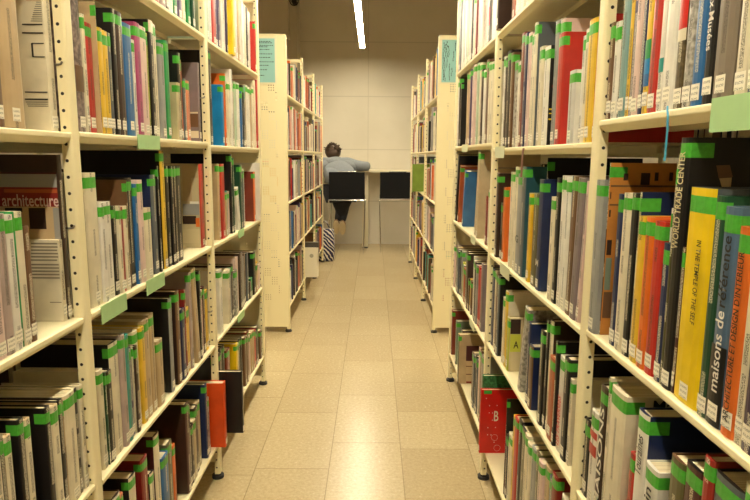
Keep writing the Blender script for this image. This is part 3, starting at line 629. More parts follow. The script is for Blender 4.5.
('L', -0.6284, 1.8946, 1.9268, 0.96, 0.308, 0.246, 0, 'black', 'black', [], 3, [], [], 'sixth nearest of the black books, middle shelf, middle bay of left rack', 'books on the middle shelf, middle bay of the left rack'),
('L', -0.6314, 1.9274, 1.9838, 0.96, 0.3072, 0.246, 0, 'black', 'black', [], 3, [], [], 'farthest of the black books, thick, middle shelf, middle bay of left rack', 'books on the middle shelf, middle bay of the left rack'),
('L', -0.6404, 2.2269, 2.2787, 0.96, 0.3095, 0.25, 0, 'red', 'beige', [], 2, [('r', -0.7017, 1.1347, -0.6434, 1.2675, 'tan'), ('r', -0.6686, 1.1349, -0.6434, 1.2195, 'beige'), ('r', -0.6764, 1.1238, -0.6434, 1.1334, 'white'), ('r', -0.7039, 1.0829, -0.6434, 1.1242, 'grey'), ('r', -0.7053, 1.0495, -0.656, 1.0796, 'darkbrown'), ('r', -0.6575, 1.0386, -0.6434, 1.0723, 'orange'), ('r', -0.7082, 0.9783, -0.6434, 1.0314, 'beige')], [], 'farthest of the red books, thick, middle shelf, middle bay of left rack', 'books on the middle shelf, middle bay of the left rack'),
('L', -0.6314, 1.3264, 1.3519, 0.567, 0.2426, 0.194, 0, 'cream', 'cream', [], 3, [], [], 'nearest of the cream books, fourth shelf, middle bay of left rack', 'books on the fourth shelf, middle bay of the left rack'),
('L', -0.6264, 1.3525, 1.3589, 0.567, 0.2317, 0.185, 0, 'darkgreen', 'darkgreen', [], 3, [], [], '', ''),
('L', -0.6284, 1.3595, 1.3889, 0.567, 0.2274, 0.168, 0, 'black', 'black', [], 3, [], [], 'nearest of the black books, fourth shelf, middle bay of left rack', 'books on the fourth shelf, middle bay of the left rack'),
('L', -0.6314, 1.3895, 1.442, 0.567, 0.2857, 0.211, 0, 'cream', 'black', [], 3, [], [], 'second nearest of the cream books, thick, fourth shelf, middle bay of left rack', 'books on the fourth shelf, middle bay of the left rack'),
('L', -0.6244, 1.4426, 1.4661, 0.567, 0.2916, 0.216, 0, 'mauve', 'mauve', [], 3, [], [], 'nearest of the mauve books, fourth shelf, middle bay of left rack', 'books on the fourth shelf, middle bay of the left rack'),
('L', -0.6264, 1.4667, 1.4927, 0.567, 0.2839, 0.193, 0, 'teal', 'teal', [], 3, [], [], "teal book, only one on the fourth shelf, left rack's middle bay", 'books on the fourth shelf, middle bay of the left rack'),
('L', -0.6314, 1.4933, 1.5178, 0.567, 0.2412, 0.193, 0, 'purple', 'purple', [], 3, [], [], "purple book, only one on the fourth shelf, left rack's middle bay", 'books on the fourth shelf, middle bay of the left rack'),
('L', -0.6264, 1.5184, 1.5218, 0.567, 0.2419, 0.179, 0, 'cream', 'cream', [], 3, [], [], '', ''),
('L', -0.6244, 1.5224, 1.5415, 0.567, 0.2381, 0.162, 0, 'darkbrown', 'darkbrown', [], 3, [], [], "dark brown book, only one on the fourth shelf, left rack's middle bay", 'books on the fourth shelf, middle bay of the left rack'),
('L', -0.6351, 1.5422, 1.5741, 0.567, 0.2709, 0.217, 0, 'cream', 'cream', [], 3, [], [], 'farthest of the cream books, fourth shelf, middle bay of left rack', 'books on the fourth shelf, middle bay of the left rack'),
('L', -0.6293, 1.5749, 1.6069, 0.567, 0.2718, 0.217, 0, 'yellow', 'yellow', [], 3, [], [], 'nearest of the yellow books, fourth shelf, middle bay of left rack', 'books on the fourth shelf, middle bay of the left rack'),
('L', -0.6314, 1.6076, 1.6478, 0.567, 0.282, 0.226, 0, 'tan', 'tan', [], 3, [], [], 'nearest of the tan books, thick, fourth shelf, middle bay of left rack', 'books on the fourth shelf, middle bay of the left rack'),
('L', -0.6314, 1.6484, 1.6852, 0.567, 0.2888, 0.214, 0, 'tan', 'tan', [], 3, [], [], 'second nearest of the tan books, thick, fourth shelf, middle bay of left rack', 'books on the fourth shelf, middle bay of the left rack'),
('L', -0.6264, 1.6858, 1.7347, 0.567, 0.1987, 0.135, 0, 'tan', 'tan', [], 3, [], [], 'third nearest of the tan books, thick, fourth shelf, middle bay of left rack', 'books on the fourth shelf, middle bay of the left rack'),
('L', -0.6264, 1.7997, 1.8281, 0.567, 0.3003, 0.25, 0, 'grey', 'black', [], 3, [], [], "grey book, only one on the fourth shelf, left rack's middle bay", 'books on the fourth shelf, middle bay of the left rack'),
('L', -0.6264, 1.8643, 1.9017, 0.567, 0.3067, 0.25, 0, 'brown', 'darkbrown', [], 3, [], [], "thick brown book, only one on the fourth shelf, left rack's middle bay", 'books on the fourth shelf, middle bay of the left rack'),
('L', -0.6244, 1.9023, 1.9456, 0.567, 0.2371, 0.19, 0, 'navy', 'navy', [], 3, [], [], "thick navy blue book, only one on the fourth shelf, left rack's middle bay", 'books on the fourth shelf, middle bay of the left rack'),
('L', -0.6244, 1.9462, 1.9635, 0.567, 0.2938, 0.2, 0, 'darkred', 'darkred', [], 3, [], [], "dark red book, only one on the fourth shelf, left rack's middle bay", 'books on the fourth shelf, middle bay of the left rack'),
('L', -0.6314, 1.9641, 2.0128, 0.567, 0.2239, 0.166, 0, 'yellow', 'yellow', [], 3, [], [], 'second nearest of the yellow books, thick, fourth shelf, middle bay of left rack', 'books on the fourth shelf, middle bay of the left rack'),
('L', -0.6264, 2.0134, 2.036, 0.567, 0.3389, 0.26, -0.002, 'mauve', 'mauve', [], 3, [], [], 'farthest of the mauve books, fourth shelf, middle bay of left rack', 'books on the fourth shelf, middle bay of the left rack'),
('L', -0.6244, 2.0699, 2.1127, 0.567, 0.3456, 0.235, -0.098, 'tan', 'tan', [], 3, [], [], 'farthest of the tan books, thick, fourth shelf, middle bay of left rack', 'books on the fourth shelf, middle bay of the left rack'),
('L', -0.6244, 2.113, 2.1373, 0.567, 0.3251, 0.26, 0, 'black', 'black', [], 3, [], [], 'farthest of the black books, fourth shelf, middle bay of left rack', 'books on the fourth shelf, middle bay of the left rack'),
('L', -0.6309, 2.138, 2.1734, 0.567, 0.247, 0.202, 0, 'pink', 'pink', [], 3, [], [], "pale pink book, only one on the fourth shelf, left rack's middle bay", 'books on the fourth shelf, middle bay of the left rack'),
('L', -0.6315, 2.1742, 2.2096, 0.567, 0.2521, 0.202, 0, 'maroon', 'maroon', [], 3, [], [], "maroon book, only one on the fourth shelf, left rack's middle bay", 'books on the fourth shelf, middle bay of the left rack'),
('L', -0.6314, 2.2103, 2.2475, 0.567, 0.2321, 0.186, 0, 'yellow', 'yellow', [], 3, [], [], 'farthest of the yellow books, thick, fourth shelf, middle bay of left rack', 'books on the fourth shelf, middle bay of the left rack'),
('L', -0.6314, 1.2893, 1.3292, 0.16, 0.2543, 0.173, 0, 'black', 'black', [], 3, [], [], '', ''),
('L', -0.6244, 1.3298, 1.3448, 0.16, 0.2399, 0.178, 0, 'brown', 'brown', [], 3, [], [], '', ''),
('L', -0.6264, 1.3454, 1.392, 0.16, 0.3191, 0.217, 0, 'white', 'darkbrown', [], 3, [], [], '', ''),
('L', -0.6284, 1.3926, 1.4133, 0.16, 0.3012, 0.205, 0, 'salmon', 'salmon', [], 3, [], [], '', ''),
('L', -0.6244, 1.442, 1.4843, 0.16, 0.3187, 0.24, 0, 'cream', 'black', [], 3, [], [], 'nearest of the cream books, thick, bottom shelf, middle bay of left rack', 'books on the bottom shelf, middle bay of the left rack'),
('L', -0.6284, 1.5332, 1.5787, 0.16, 0.3187, 0.236, 0, 'darkred', 'darkred', [], 3, [], [], "thick dark red book, only one on the bottom shelf, left rack's middle bay", 'books on the bottom shelf, middle bay of the left rack'),
('L', -0.6244, 1.579, 1.6088, 0.16, 0.2543, 0.173, 0, 'cream', 'black', [], 3, [], [], '', ''),
('L', -0.6314, 1.638, 1.6811, 0.16, 0.337, 0.249, 0, 'cream', 'maroon', [], 3, [], [], 'third nearest of the cream books, thick, bottom shelf, middle bay of left rack', 'books on the bottom shelf, middle bay of the left rack'),
('L', -0.6264, 1.6817, 1.7373, 0.16, 0.2453, 0.182, 0, 'blue', 'blue', [], 3, [], [], "thick blue book, only one on the bottom shelf, left rack's middle bay", 'books on the bottom shelf, middle bay of the left rack'),
('L', -0.6314, 1.7379, 1.7866, 0.16, 0.2608, 0.177, 0, 'olive', 'olive', [], 3, [], [], "thick olive book, only one on the bottom shelf, left rack's middle bay", 'books on the bottom shelf, middle bay of the left rack'),
('L', -0.6314, 1.7872, 1.8142, 0.16, 0.2315, 0.171, 0, 'orange', 'orange', [], 3, [], [], "orange book, only one on the bottom shelf, left rack's middle bay", 'books on the bottom shelf, middle bay of the left rack'),
('L', -0.6244, 1.9064, 1.9424, 0.16, 0.3194, 0.25, 0, 'maroon', 'darkbrown', [], 3, [], [], "maroon book, only one on the bottom shelf, left rack's middle bay", 'books on the bottom shelf, middle bay of the left rack'),
('L', -0.6244, 1.943, 1.9464, 0.16, 0.3144, 0.214, 0, 'cream', 'cream', [], 3, [], [], '', ''),
('L', -0.6284, 1.947, 1.9689, 0.16, 0.3015, 0.241, 0, 'black', 'black', [], 3, [], [], 'farthest of the black books, bottom shelf, middle bay of left rack', 'books on the bottom shelf, middle bay of the left rack'),
('L', -0.6292, 1.9696, 2.0027, 0.16, 0.2111, 0.159, 0, 'darkbrown', 'darkbrown', [], 3, [], [], 'nearest of the dark brown books, bottom shelf, middle bay of left rack', 'books on the bottom shelf, middle bay of the left rack'),
('L', -0.6304, 2.0035, 2.0366, 0.16, 0.2154, 0.159, 0, 'beige', 'beige', [], 3, [], [], 'nearest of the beige books, bottom shelf, middle bay of left rack', 'books on the bottom shelf, middle bay of the left rack'),
('L', -0.6349, 2.0374, 2.0789, 0.16, 0.2475, 0.17, 0, 'darkbrown', 'darkbrown', [], 3, [], [], 'farthest of the dark brown books, thick, bottom shelf, middle bay of left rack', 'books on the bottom shelf, middle bay of the left rack'),
('L', -0.6394, 2.0797, 2.1211, 0.16, 0.2495, 0.17, 0, 'beige', 'beige', [], 3, [], [], 'farthest of the beige books, thick, bottom shelf, middle bay of left rack', 'books on the bottom shelf, middle bay of the left rack'),
('L', -0.6264, 2.1503, 2.1757, 0.16, 0.2928, 0.24, 0, 'navy', 'navy', [], 3, [], [], "navy blue book, only one on the bottom shelf, left rack's middle bay", 'books on the bottom shelf, middle bay of the left rack'),
('L', -0.6284, 2.1783, 2.2047, 0.16, 0.2256, 0.167, 0, 'speckle', 'speckle', [], 3, [], [], '', ''),
('L', -0.5804, 2.2403, 2.2757, 0.16, 0.2641, 0.22, 0, 'redorange', 'redorange', [], 6, [], [], 'orange-red book jutting past the left rack post near the floor', 'books on the bottom shelf, middle bay of the left rack'),
('L', -0.6244, 2.3347, 2.3793, 1.728, 0.2736, 0.186, 0, 'palegreen', 'palegreen', [], 2, [], [], "thick pale green book, only one on the top shelf, left rack's far bay", 'books on the top shelf, far bay of the left rack'),
('L', -0.6284, 2.3799, 2.4298, 1.728, 0.2745, 0.187, 0, 'pink', 'pink', [], 2, [], [], 'nearest of the pale pink books, thick, top shelf, far bay of left rack', 'books on the top shelf, far bay of the left rack'),
('L', -0.6264, 2.4304, 2.486, 1.728, 0.2679, 0.198, 0, 'red', 'red', [], 2, [], [], 'nearest of the red books, thick, top shelf, far bay of left rack', 'books on the top shelf, far bay of the left rack'),
('L', -0.6314, 2.4867, 2.5288, 1.728, 0.2802, 0.191, 0, 'purple', 'purple', [], 2, [], [], 'nearest of the purple books, thick, top shelf, far bay of left rack', 'books on the top shelf, far bay of the left rack'),
('L', -0.6312, 2.5296, 2.5716, 1.728, 0.2805, 0.191, 0, 'purple', 'purple', [], 2, [], [], 'second nearest of the purple books, thick, top shelf, far bay of left rack', 'books on the top shelf, far bay of the left rack'),
('L', -0.6247, 2.5724, 2.614, 1.728, 0.2626, 0.203, 0, 'white', 'white', [], 2, [], [], 'nearest of the white books, thick, top shelf, far bay of left rack', 'books on the top shelf, far bay of the left rack'),
('L', -0.6311, 2.6148, 2.6565, 1.728, 0.2741, 0.203, 0, 'white', 'white', [], 2, [], [], 'second nearest of the white books, thick, top shelf, far bay of left rack', 'books on the top shelf, far bay of the left rack'),
('L', -0.6244, 2.6572, 2.6751, 1.728, 0.2805, 0.208, 0, 'purple', 'purple', [], 2, [], [], '', ''),
('L', -0.6044, 2.6757, 2.7284, 1.728, 0.3303, 0.26, 0, 'gold', 'gold', [], 2, [], [], "thick golden yellow book, only one on the top shelf, left rack's far bay", 'books on the top shelf, far bay of the left rack'),
('L', -0.6339, 2.7291, 2.7687, 1.728, 0.2735, 0.206, 0, 'tan', 'tan', [], 2, [], [], 'nearest of the tan books, thick, top shelf, far bay of left rack', 'books on the top shelf, far bay of the left rack'),
('L', -0.6243, 2.7695, 2.809, 1.728, 0.277, 0.206, 0, 'pink', 'pink', [], 2, [], [], 'second nearest of the pale pink books, thick, top shelf, far bay of left rack', 'books on the top shelf, far bay of the left rack'),
('L', -0.6326, 2.8098, 2.8494, 1.728, 0.2789, 0.206, 0, 'purple', 'purple', [], 2, [], [], 'farthest of the purple books, thick, top shelf, far bay of left rack', 'books on the top shelf, far bay of the left rack'),
('L', -0.6309, 2.8502, 2.8897, 1.728, 0.2725, 0.206, 0, 'pink', 'pink', [], 2, [], [], 'third nearest of the pale pink books, thick, top shelf, far bay of left rack', 'books on the top shelf, far bay of the left rack'),
('L', -0.6276, 2.8905, 2.9324, 1.728, 0.2864, 0.202, 0, 'tan', 'tan', [], 2, [], [], 'farthest of the tan books, thick, top shelf, far bay of left rack', 'books on the top shelf, far bay of the left rack'),
('L', -0.6348, 2.9332, 2.975, 1.728, 0.2872, 0.202, 0, 'pink', 'pink', [], 2, [], [], 'farthest of the pale pink books, thick, top shelf, far bay of left rack', 'books on the top shelf, far bay of the left rack'),
('L', -0.6265, 2.9758, 3.0176, 1.728, 0.2968, 0.202, 0, 'white', 'white', [], 2, [], [], 'third nearest of the white books, thick, top shelf, far bay of left rack', 'books on the top shelf, far bay of the left rack'),
('L', -0.6255, 3.0184, 3.0602, 1.728, 0.2848, 0.202, 0, 'cream', 'cream', [], 2, [], [], '', ''),
('L', -0.6244, 3.0609, 3.0983, 1.728, 0.2821, 0.226, 0, 'black', 'black', [], 2, [], [], '', ''),
('L', -0.625, 3.099, 3.1458, 1.728, 0.2692, 0.208, 0, 'white', 'white', [], 2, [], [], '', ''),
('L', -0.6326, 3.1466, 3.1934, 1.728, 0.2805, 0.208, 0, 'white', 'white', [], 2, [], [], '', ''),
('L', -0.6094, 3.1941, 3.2216, 1.728, 0.2433, 0.195, 0, 'red', 'red', [], 3, [], [], '', ''),
('L', -0.6314, 2.3673, 2.409, 1.341, 0.353, 0.26, 0, 'black', 'black', [], 3, [], [], 'nearest of the black books, thick, second shelf, far bay of left rack', 'books on the second shelf, far bay of the left rack'),
('L', -0.6314, 2.561, 2.5955, 1.341, 0.2486, 0.184, 0, 'skyblue', 'skyblue', [], 3, [], [], "bright blue book, only one on the second shelf, left rack's far bay", 'books on the second shelf, far bay of the left rack'),
('L', -0.6264, 2.5958, 2.6158, 1.341, 0.2976, 0.22, 0, 'orange', 'orange', [], 3, [], [], '', ''),
('L', -0.6354, 2.6165, 2.6625, 1.341, 0.2675, 0.218, 0, 'cream', 'cream', [], 3, [], [], 'nearest of the cream books, thick, second shelf, far bay of left rack', 'books on the second shelf, far bay of the left rack'),
('L', -0.629, 2.6633, 2.7092, 1.341, 0.272, 0.218, 0, 'cream', 'cream', [], 3, [], [], 'second nearest of the cream books, thick, second shelf, far bay of left rack', 'books on the second shelf, far bay of the left rack'),
('L', -0.6284, 2.7099, 2.7504, 1.341, 0.3313, 0.225, 0, 'white', 'white', [], 2, [], [], 'white book in place of a rear upright, second shelf, far bay of left rack', 'books on the second shelf, far bay of the left rack'),  # book shape standing in for the rack's pale rear upright
('L', -0.635, 2.7511, 2.794, 1.341, 0.2774, 0.196, 0, 'tan', 'tan', [], 3, [], [], 'nearest of the tan books, thick, second shelf, far bay of left rack', 'books on the second shelf, far bay of the left rack'),
('L', -0.6315, 2.7948, 2.8376, 1.341, 0.2883, 0.196, 0, 'palegreen', 'palegreen', [], 3, [], [], "thick pale green book, only one on the second shelf, left rack's far bay", 'books on the second shelf, far bay of the left rack'),
('L', -0.6275, 2.8384, 2.8812, 1.341, 0.2888, 0.196, 0, 'white', 'white', [], 3, [], [], 'second nearest of the white books, thick, second shelf, far bay of left rack', 'books on the second shelf, far bay of the left rack'),
('L', -0.6393, 2.882, 2.9249, 1.341, 0.2836, 0.196, 0, 'white', 'white', [], 3, [], [], 'third nearest of the white books, thick, second shelf, far bay of left rack', 'books on the second shelf, far bay of the left rack'),
('L', -0.6264, 2.9256, 2.9413, 1.341, 0.2587, 0.207, 0, 'blue', 'blue', [], 3, [], [], '', ''),
('L', -0.6264, 2.9419, 2.9812, 1.341, 0.2897, 0.214, 0, 'black', 'black', [], 3, [], [], '', ''),
('L', -0.6311, 2.9819, 3.0204, 1.341, 0.2915, 0.206, 0, 'slate', 'slate', [('teal', 0.2302, 0.2935)], 3, [], [], '', ''),
('L', -0.6349, 3.0212, 3.0597, 1.341, 0.3016, 0.206, 0, 'tan', 'tan', [], 3, [], [], '', ''),
('L', -0.6335, 3.0605, 3.099, 1.341, 0.3032, 0.206, 0, 'white', 'white', [], 3, [], [], '', ''),
('L', -0.6313, 3.0998, 3.1383, 1.341, 0.2974, 0.206, 0, 'white', 'white', [], 3, [], [], '', ''),
('L', -0.6296, 3.1391, 3.1776, 1.341, 0.2945, 0.206, 0, 'tan', 'tan', [], 3, [], [], '', ''),
('L', -0.6284, 3.1783, 3.2296, 1.341, 0.3074, 0.246, 0, 'cream', 'cream', [], 3, [], [], 'third nearest of the cream books, thick, second shelf, far bay of left rack', 'books on the second shelf, far bay of the left rack'),
('L', -0.6258, 3.2303, 3.2641, 1.341, 0.3467, 0.24, 0, 'cream', 'cream', [], 2, [], [], '', ''),
('L', -0.6215, 3.2649, 3.2986, 1.341, 0.353, 0.24, 0, 'red', 'red', [], 2, [], [], '', ''),
('L', -0.6314, 2.4525, 2.4859, 0.958, 0.3094, 0.248, 0, 'tan', 'tan', [], 3, [], [], 'nearest of the tan books, middle shelf, far bay of left rack', 'books on the middle shelf, far bay of the left rack'),
('L', -0.6264, 2.4862, 2.5455, 0.958, 0.3084, 0.228, 0, 'red', 'red', [], 3, [], [], "thick red book, only one on the middle shelf, left rack's far bay", 'books on the middle shelf, far bay of the left rack'),
('L', -0.6259, 2.5462, 2.5827, 0.958, 0.1871, 0.142, 0, 'tan', 'tan', [], 3, [], [], '', ''),
('L', -0.6335, 2.5835, 2.6199, 0.958, 0.1923, 0.142, 0, 'teal', 'teal', [], 3, [], [], '', ''),
('L', -0.635, 2.6207, 2.6572, 0.958, 0.1885, 0.142, 0, 'pink', 'pink', [], 3, [], [], '', ''),
('L', -0.6264, 2.6579, 2.6864, 0.958, 0.349, 0.258, 0, 'black', 'black', [], 3, [], [], "black book, only one on the middle shelf, left rack's far bay", 'books on the middle shelf, far bay of the left rack'),
('L', -0.6244, 2.687, 2.7145, 0.958, 0.3322, 0.26, 0, 'darkgreen', 'darkgreen', [], 3, [], [], '', ''),
('L', -0.6244, 2.7864, 2.8308, 0.958, 0.1968, 0.157, -0.2, 'white', 'white', [], 3, [], [], 'nearest of the white books, thick, middle shelf, far bay of left rack', 'books on the middle shelf, far bay of the left rack'),
('L', -0.6244, 2.8311, 2.878, 0.958, 0.2992, 0.221, 0, 'darkgreen', 'darkgreen', [], 3, [], [], 'farthest of the dark green books, thick, middle shelf, far bay of left rack', 'books on the middle shelf, far bay of the left rack'),
('L', -0.6252, 2.8787, 2.9162, 0.958, 0.2683, 0.19, 0, 'slate', 'slate', [], 3, [], [], '', ''),
('L', -0.631, 2.917, 2.9546, 0.958, 0.2793, 0.19, 0, 'white', 'white', [], 3, [], [], '', ''),
('L', -0.6264, 3.1597, 3.2054, 0.958, 0.2591, 0.22, 0, 'orange', 'redbrown', [], 3, [], [], "thick orange book, only one on the middle shelf, left rack's far bay", 'books on the middle shelf, far bay of the left rack'),
('L', -0.6004, 3.2057, 3.2107, 0.958, 0.3045, 0.244, 0, 'white', 'white', [], 2, [], [], '', ''),
('L', -0.6244, 2.4021, 2.4457, 0.575, 0.2641, 0.18, 0, 'white', 'white', [], 3, [], [], "thick white book, only one on the fourth shelf, left rack's far bay", 'books on the fourth shelf, far bay of the left rack'),
('L', -0.6264, 2.5501, 2.592, 0.575, 0.2348, 0.188, 0, 'cream', 'cream', [], 3, [], [], "thick cream book, only one on the fourth shelf, left rack's far bay", 'books on the fourth shelf, far bay of the left rack'),
('L', -0.6326, 2.5924, 2.6369, 0.575, 0.2334, 0.194, 0, 'grey', 'grey', [], 3, [], [], 'nearest of the grey books, thick, fourth shelf, far bay of left rack', 'books on the fourth shelf, far bay of the left rack'),
('L', -0.6343, 2.6377, 2.6822, 0.575, 0.242, 0.194, 0, 'darkbrown', 'darkbrown', [], 3, [], [], 'nearest of the dark brown books, thick, fourth shelf, far bay of left rack', 'books on the fourth shelf, far bay of the left rack'),
('L', -0.6264, 2.6829, 2.7294, 0.575, 0.2099, 0.168, 0, 'speckle', 'speckle', [], 3, [], [], '', ''),
('L', -0.6319, 2.7301, 2.7779, 0.575, 0.2616, 0.218, 0, 'pink', 'pink', [], 2, [], [], 'nearest of the pale pink books, thick, fourth shelf, far bay of left rack', 'books on the fourth shelf, far bay of the left rack'),
('L', -0.6259, 2.7787, 2.8265, 0.575, 0.2726, 0.218, 0, 'darkbrown', 'darkbrown', [], 2, [], [], 'second nearest of the dark brown books, thick, fourth shelf, far bay of left rack', 'books on the fourth shelf, far bay of the left rack'),
('L', -0.6308, 2.8273, 2.875, 0.575, 0.2664, 0.218, 0, 'grey', 'grey', [], 2, [], [], 'second nearest of the grey books, thick, fourth shelf, far bay of left rack', 'books on the fourth shelf, far bay of the left rack'),
('L', -0.6348, 2.8758, 2.918, 0.575, 0.2398, 0.199, 0, 'grey', 'grey', [], 2, [], [], '', ''),
('L', -0.6379, 2.9188, 2.961, 0.575, 0.2491, 0.199, 0, 'brown', 'brown', [], 2, [], [], '', ''),
('L', -0.6317, 2.9618, 3.004, 0.575, 0.244, 0.199, 0, 'slate', 'slate', [], 2, [], [], '', ''),
('L', -0.6288, 3.0048, 3.0529, 0.575, 0.089, 0.13, 0, 'darkbrown', 'darkbrown', [], 2, [], [], '', ''),
('L', -0.6328, 3.0537, 3.1018, 0.575, 0.097, 0.13, 0, 'green', 'green', [], 2, [], [], '', ''),
('L', -0.6264, 3.1025, 3.1634, 0.575, 0.2269, 0.168, 0, 'black', 'black', [], 3, [], [], '', ''),
('L', -0.6245, 3.1641, 3.2002, 0.575, 0.1517, 0.13, 0, 'tan', 'tan', [], 3, [], [], '', ''),
('L', -0.63, 3.201, 3.2372, 0.575, 0.1601, 0.13, 0, 'yellow', 'yellow', [], 3, [], [], '', ''),
('L', -0.6284, 3.2379, 3.2987, 0.575, 0.1361, 0.13, 0, 'pink', 'pink', [], 2, [], [], '', ''),
('L', -0.5284, 2.3283, 2.3537, 0.178, 0.261, 0.29, 0, 'black', 'black', [], 2, [], [], 'large black book sticking out above the floor, left rack bottom shelf', 'books on the bottom shelf, far bay of the left rack'),
('L', -0.6363, 2.3214, 2.328, 0.178, 0.3228, 0.26, 0, 'slate', 'slate', [], 3, [], [], '', ''),
('L', -0.6292, 2.3675, 2.4128, 0.178, 0.3196, 0.26, 0, 'black', 'black', [], 3, [], [], 'second nearest of the black books, thick, bottom shelf, far bay of left rack', 'books on the bottom shelf, far bay of the left rack'),
('L', -0.6384, 2.4136, 2.4589, 0.178, 0.3261, 0.26, 0, 'black', 'black', [], 3, [], [], 'third nearest of the black books, thick, bottom shelf, far bay of left rack', 'books on the bottom shelf, far bay of the left rack'),
('L', -0.6391, 2.4597, 2.505, 0.178, 0.3203, 0.26, 0, 'black', 'black', [], 3, [], [], 'fourth nearest of the black books, thick, bottom shelf, far bay of left rack', 'books on the bottom shelf, far bay of the left rack'),
('L', -0.6314, 2.5057, 2.5665, 0.178, 0.2887, 0.214, 0, 'redbrown', 'redbrown', [], 3, [], [], 'nearest of the reddish brown books, thick, bottom shelf, far bay of left rack', 'books on the bottom shelf, far bay of the left rack'),
('L', -0.6284, 2.6721, 2.706, 0.178, 0.2652, 0.196, 0, 'gold', 'gold', [], 3, [], [], "golden yellow book, only one on the bottom shelf, left rack's far bay", 'books on the bottom shelf, far bay of the left rack'),
('L', -0.6333, 2.7064, 2.7469, 0.178, 0.2523, 0.206, 0, 'cream', 'cream', [], 3, [], [], '', ''),
('L', -0.6363, 2.7477, 2.7882, 0.178, 0.2569, 0.206, 0, 'black', 'black', [], 3, [], [], '', ''),
('L', -0.6354, 2.789, 2.8296, 0.178, 0.2539, 0.206, 0, 'black', 'black', [], 3, [], [], '', ''),
('L', -0.6244, 2.8303, 2.8782, 0.178, 0.2452, 0.181, 0, 'brown', 'brown', [], 3, [], [], '', ''),
('L', -0.6246, 2.8789, 2.9252, 0.178, 0.2363, 0.195, 0, 'brown', 'brown', [], 3, [], [], '', ''),
('L', -0.6326, 2.926, 2.9722, 0.178, 0.2441, 0.195, 0, 'redbrown', 'redbrown', [], 3, [], [], '', ''),
('L', -0.6329, 2.973, 3.0104, 0.178, 0.2099, 0.174, 0, 'pink', 'pink', [], 3, [], [], '', ''),
('L', -0.629, 3.0112, 3.0485, 0.178, 0.2181, 0.174, 0, 'tan', 'tan', [], 3, [], [], '', ''),
('L', -0.6274, 3.0493, 3.0867, 0.178, 0.2153, 0.174, 0, 'tan', 'tan', [], 3, [], [], '', ''),
('L', -0.6284, 3.0874, 3.1354, 0.178, 0.2048, 0.152, 0, 'red', 'red', [], 3, [], [], '', ''),
('L', -0.6293, 3.1361, 3.1845, 0.178, 0.1846, 0.155, 0, 'black', 'black', [], 3, [], [], '', ''),
('L', -0.6343, 3.1853, 3.2336, 0.178, 0.1944, 0.155, 0, 'black', 'black', [], 3, [], [], '', ''),
('L', -0.6244, 3.2343, 3.2847, 0.178, 0.1611, 0.13, 0, 'brown', 'brown', [], 3, [], [], '', ''),
('R', 0.455, 3.2207, 3.2695, 1.749, 0.3775, 0.26, 0, 'white', 'white', [], 3, [], [], '', ''),
('R', 0.4521, 3.2703, 3.319, 1.749, 0.3781, 0.26, 0, 'slate', 'slate', [], 3, [], [], '', ''),
('R', 0.453, 3.3198, 3.3686, 1.749, 0.3693, 0.26, 0, 'grey', 'grey', [], 3, [], [], '', ''),
('R', 0.4597, 3.1734, 3.22, 1.749, 0.3648, 0.26, 0, 'grey', 'grey', [], 2, [], [], '', ''),
('R', 0.4584, 3.0827, 3.1273, 1.749, 0.3445, 0.241, 0, 'grey', 'grey', [], 3, [], [], '', ''),
('R', 0.4578, 3.1281, 3.1727, 1.749, 0.354, 0.241, 0, 'white', 'white', [], 3, [], [], '', ''),
('R', 0.4558, 2.9708, 3.0073, 1.749, 0.3401, 0.253, 0, 'pink', 'pink', [], 2, [], [], '', ''),
('R', 0.4583, 3.0081, 3.0446, 1.749, 0.3425, 0.253, 0, 'pink', 'pink', [], 2, [], [], '', ''),
('R', 0.4559, 3.0454, 3.0819, 1.749, 0.3367, 0.253, 0, 'palegreen', 'palegreen', [], 2, [], [], '', ''),
('R', 0.4606, 2.9081, 2.9387, 1.749, 0.2926, 0.241, 0, 'black', 'black', [], 2, [], [], '', ''),
('R', 0.4578, 2.9395, 2.97, 1.749, 0.3011, 0.241, 0, 'black', 'black', [], 2, [], [], '', ''),
('R', 0.4627, 2.8713, 2.9074, 1.749, 0.3087, 0.247, 0, 'grey', 'grey', [], 2, [], [], '', ''),
('R', 0.4593, 2.7546, 2.7927, 1.749, 0.274, 0.187, 0, 'pink', 'pink', [], 3, [], [], '', ''),
('R', 0.4549, 2.7935, 2.8316, 1.749, 0.2754, 0.187, 0, 'darkred', 'darkred', [], 3, [], [], '', ''),
('R', 0.4524, 2.8324, 2.8706, 1.749, 0.2637, 0.187, 0, 'cream', 'cream', [], 3, [], [], '', ''),
('R', 0.4577, 2.7201, 2.7539, 1.749, 0.2732, 0.186, 0, 'white', 'white', [], 2, [], [], '', ''),
('R', 0.4597, 2.6871, 2.7195, 1.749, 0.2328, 0.158, 0, 'black', 'black', [], 2, [], [], '', ''),
('R', 0.4622, 2.5886, 2.6371, 1.749, 0.2364, 0.164, 0, 'pink', 'pink', [], 3, [], [], '', ''),
('R', 0.4523, 2.6379, 2.6864, 1.749, 0.241, 0.164, 0, 'white', 'white', [], 3, [], [], '', ''),
('R', 0.4627, 2.5541, 2.5879, 1.749, 0.2156, 0.173, 0, 'cream', 'cream', [], 2, [], [], '', ''),
('R', 0.4597, 2.5115, 2.5538, 1.749, 0.2058, 0.14, 0, 'grey', 'grey', [('pinkred', 0.0741, 0.1441)], 2, [], [], 'nearest of the grey books, thick, top shelf, far bay of right rack', 'books on the top shelf, far bay of the right rack'),
('R', 0.4581, 2.374, 2.4259, 1.749, 0.1725, 0.13, 0, 'white', 'white', [], 2, [], [], '', ''),
('R', 0.4623, 2.4267, 2.4786, 1.749, 0.1838, 0.13, 0, 'white', 'white', [], 2, [], [], '', ''),
('R', 0.4557, 2.3263, 2.3733, 1.749, 0.1566, 0.13, 0, 'pink', 'pink', [], 2, [], [], '', ''),
